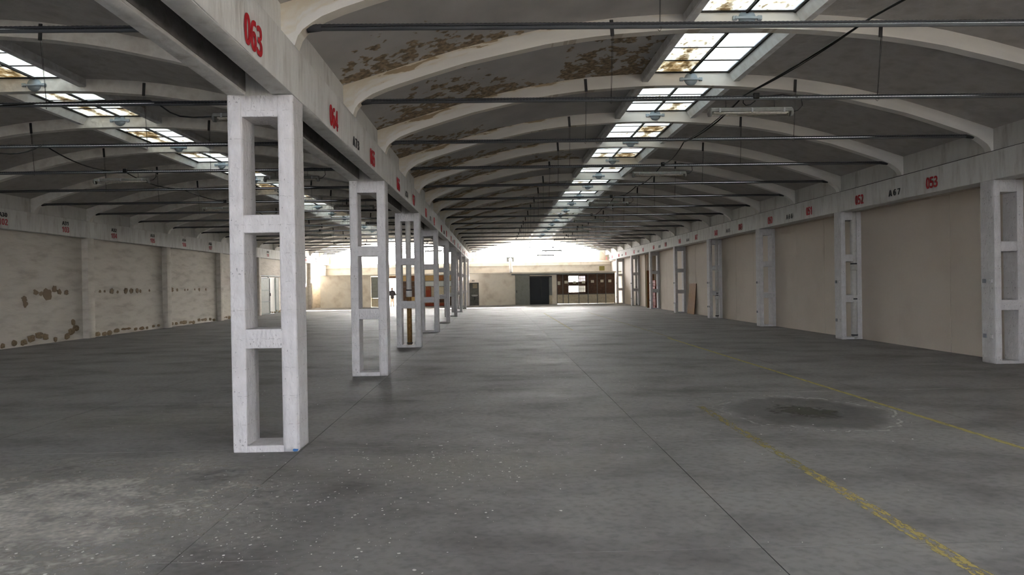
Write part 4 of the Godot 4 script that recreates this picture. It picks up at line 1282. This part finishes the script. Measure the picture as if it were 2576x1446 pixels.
	put("front_panel", boxm(Vector3(-0.9, 0.06, 0.18), Vector3(0.9, 0.24, 0.21)), M.redwood, bn)
	for x in [-0.85, 0.85]: put("leg", boxm(Vector3(x - 0.04, 0, -0.2), Vector3(x + 0.04, 0.25, 0.2)), M.brown, bn)

# ---------------------------------------------------------------- the figure in the doorway

# bones: [from, to, radius from, radius to]
func flesh(bones: Array, cell: float, blend: float) -> ArrayMesh:
	var lo := Vector3.INF; var hi := -Vector3.INF
	for b in bones:
		var r: float = maxf(b[2], b[3]) + blend + cell * 2
		lo = lo.min(b[0] - Vector3.ONE * r).min(b[1] - Vector3.ONE * r)
		hi = hi.max(b[0] + Vector3.ONE * r).max(b[1] + Vector3.ONE * r)
	var n := Vector3i(((hi - lo) / cell).ceil()) + Vector3i.ONE
	var f := PackedFloat32Array()
	f.resize(n.x * n.y * n.z)
	f.fill(1.0)
	for b in bones:
		var a: Vector3 = b[0]; var ab: Vector3 = b[1] - a
		var l2 := maxf(ab.length_squared(), 1e-9)
		var r: float = maxf(b[2], b[3]) + blend + cell * 2
		var i0 := Vector3i(((a.min(b[1]) - Vector3.ONE * r - lo) / cell).floor()).clamp(Vector3i.ZERO, n - Vector3i.ONE)
		var i1 := Vector3i(((a.max(b[1]) + Vector3.ONE * r - lo) / cell).ceil()).clamp(Vector3i.ZERO, n - Vector3i.ONE)
		for z in range(i0.z, i1.z + 1):
			for y in range(i0.y, i1.y + 1):
				for x in range(i0.x, i1.x + 1):
					var p := lo + Vector3(x, y, z) * cell
					var t := clampf((p - a).dot(ab) / l2, 0.0, 1.0)
					var d := p.distance_to(a + ab * t) - lerpf(b[2], b[3], t)
					var at := (z * n.y + y) * n.x + x
					var o := f[at]
					var h := maxf(blend - absf(o - d), 0.0) / blend
					f[at] = minf(o, d) - h * h * blend * 0.25
	var verts := {}
	var st := begin(false)
	var corner := [Vector3i(0, 0, 0), Vector3i(1, 0, 0), Vector3i(0, 1, 0), Vector3i(1, 1, 0), Vector3i(0, 0, 1), Vector3i(1, 0, 1), Vector3i(0, 1, 1), Vector3i(1, 1, 1)]
	var sx := 1; var sy := n.x; var sz := n.x * n.y
	for z in n.z - 1:
		for y in n.y - 1:
			for x in n.x - 1:
				var at := z * sz + y * sy + x
				var inside := 0
				for c in corner:
					if f[at + c.x * sx + c.y * sy + c.z * sz] < 0: inside += 1
				if inside == 0 or inside == 8: continue
				var sum := Vector3.ZERO; var cnt := 0
				for i in 8:
					for ax in 3:
						var c: Vector3i = corner[i]
						if c[ax]: continue
						var c2 := c; c2[ax] = 1
						var v0 := f[at + c.x * sx + c.y * sy + c.z * sz]
						var v1 := f[at + c2.x * sx + c2.y * sy + c2.z * sz]
						if (v0 < 0) != (v1 < 0):
							sum += Vector3(c).lerp(Vector3(c2), v0 / (v0 - v1))
							cnt += 1
				verts[at] = lo + (Vector3(x, y, z) + sum / cnt) * cell
	var strides := [sx, sy, sz]
	for z in range(1, n.z - 1):
		for y in range(1, n.y - 1):
			for x in range(1, n.x - 1):
				var at := z * sz + y * sy + x
				for ax in 3:
					var v0 := f[at]; var v1 := f[at + strides[ax]]
					if (v0 < 0) == (v1 < 0): continue
					var u: int = strides[(ax + 1) % 3]; var w: int = strides[(ax + 2) % 3]
					if not (verts.has(at) and verts.has(at - u) and verts.has(at - w) and verts.has(at - u - w)): continue
					if v0 < 0: quad(st, verts[at - u - w], verts[at - w], verts[at], verts[at - u])
					else: quad(st, verts[at - u], verts[at], verts[at - w], verts[at - u - w])
	return done(st)

func person() -> void:
	# stands in the lobby with the back to us, head bowed a little, hands before the body
	var p := thing("person", "person in a dark jacket and pale trousers standing in the far doorway", "person", Vector3(-8.72, 0, -57.6), 0.25)
	var hip := Vector3(0, 0.84, 0)
	var neck := Vector3(0, 1.30, -0.02)
	var bones := [[hip, Vector3(0, 1.12, 0), 0.125, 0.13], [Vector3(0, 1.1, 0), Vector3(0, 1.26, -0.01), 0.13, 0.10], [Vector3(-0.14, 1.26, 0), Vector3(0.14, 1.26, 0), 0.06, 0.06], [neck, neck + Vector3(0, 0.09, -0.01), 0.05, 0.048]]
	var jacket := [[Vector3(0, 0.78, 0), Vector3(0, 1.1, 0), 0.16, 0.16], [Vector3(-0.05, 1.1, 0), Vector3(-0.05, 1.24, -0.01), 0.14, 0.11], [Vector3(0.05, 1.1, 0), Vector3(0.05, 1.24, -0.01), 0.14, 0.11], [Vector3(-0.15, 1.25, 0), Vector3(0.15, 1.25, 0), 0.075, 0.075], [Vector3(0, 1.3, 0), Vector3(0, 1.34, -0.01), 0.07, 0.065]]
	var trousers := []
	var shoes := []
	for s in [-1.0, 1.0]:
		var sh := Vector3(0.175 * s, 1.25, 0)
		var el := Vector3(0.275 * s, 1.0, 0.03)
		var wr := Vector3(0.17 * s, 0.95, -0.19)
		bones += [[sh, el, 0.05, 0.042], [el, wr, 0.042, 0.028]]
		jacket += [[sh, el, 0.068, 0.06], [el, el.lerp(wr, 0.92), 0.06, 0.046]]
		var th := Vector3(0.085 * s, 0.8, 0); var kn := Vector3(0.1 * s, 0.44, -0.01); var an := Vector3(0.11 * s, 0.08, 0.02)
		bones += [[th, kn, 0.085, 0.058], [kn, an, 0.058, 0.038], [an, an + Vector3(0.015 * s, -0.04, -0.15), 0.036, 0.03]]
		trousers += [[th + Vector3(0, 0.06, 0), kn, 0.105, 0.078], [kn, an, 0.078, 0.062]]
		shoes += [[an + Vector3(0, -0.035, 0.035), an + Vector3(0.015 * s, -0.045, -0.14), 0.043, 0.035]]
	# head with face, turned down and to the left
	var hc := Vector3(0.0, 1.475, -0.035)
	bones += [[hc + Vector3(0, 0.02, 0.01), hc + Vector3(0, 0.03, -0.02), 0.082, 0.08], [hc + Vector3(0, -0.04, -0.03), hc + Vector3(0, -0.075, -0.05), 0.055, 0.04]]
	put("body", flesh(bones, 0.018, 0.05), M.skin, p)
	var face := [[hc + Vector3(0, 0.005, -0.098), hc + Vector3(0, -0.025, -0.112), 0.010, 0.015], [hc + Vector3(-0.02, -0.055, -0.088), hc + Vector3(0.02, -0.055, -0.088), 0.010, 0.010], [hc + Vector3(-0.032, 0.012, -0.084), hc + Vector3(-0.03, 0.012, -0.088), 0.014, 0.012], [hc + Vector3(0.032, 0.012, -0.084), hc + Vector3(0.03, 0.012, -0.088), 0.014, 0.012]]
	for s in [-1.0, 1.0]: face.append([hc + Vector3(0.082 * s, 0.015, 0), hc + Vector3(0.085 * s, -0.02, 0), 0.014, 0.01])
	put("face", flesh(face, 0.007, 0.012), M.skin, p)
	put("hair", flesh([[hc + Vector3(0, 0.045, 0.015), hc + Vector3(0, 0.05, -0.03), 0.085, 0.075], [hc + Vector3(0, 0.0, 0.03), hc + Vector3(0, -0.02, 0.04), 0.075, 0.06]], 0.012, 0.03), M.hair, p)
	put("jacket", flesh(jacket, 0.02, 0.06), M.jacket, p)
	put("trousers", flesh(trousers, 0.02, 0.05), M.trousers, p)
	put("shoe", flesh([shoes[0]], 0.014, 0.02), M.shoe, p)
	put("shoe", flesh([shoes[1]], 0.014, 0.02), M.shoe, p)
	for s in [-1.0, 1.0]:
		var w := Vector3(0.17 * s, 0.95, -0.19)
		var dir := Vector3(-0.75 * s, -0.15, -0.65).normalized()
		var up := Vector3(0, 1, 0.1).normalized()
		var palm := w + dir * 0.075
		var hand := [[w, palm, 0.024, 0.03]]
		for i in 4:
			var base := palm + up * (0.027 - 0.018 * i) + dir * 0.012
			var l: float = [0.036, 0.041, 0.038, 0.03][i]
			var mid := base + dir * l
			var curl := (dir + Vector3(0.5 * s, -0.2, 0.6)).normalized()
			hand += [[base, mid, 0.0095, 0.0085], [mid, mid + curl * l * 0.9, 0.0085, 0.007]]
		var tb := w + dir * 0.03 + up * 0.02
		hand += [[tb, tb + (dir + up * 1.1).normalized() * 0.045, 0.012, 0.0095], [tb + (dir + up * 1.1).normalized() * 0.045, tb + (dir * 1.6 + up).normalized() * 0.075, 0.0095, 0.008]]
		put("hand", flesh(hand, 0.005, 0.008), M.skin, p)
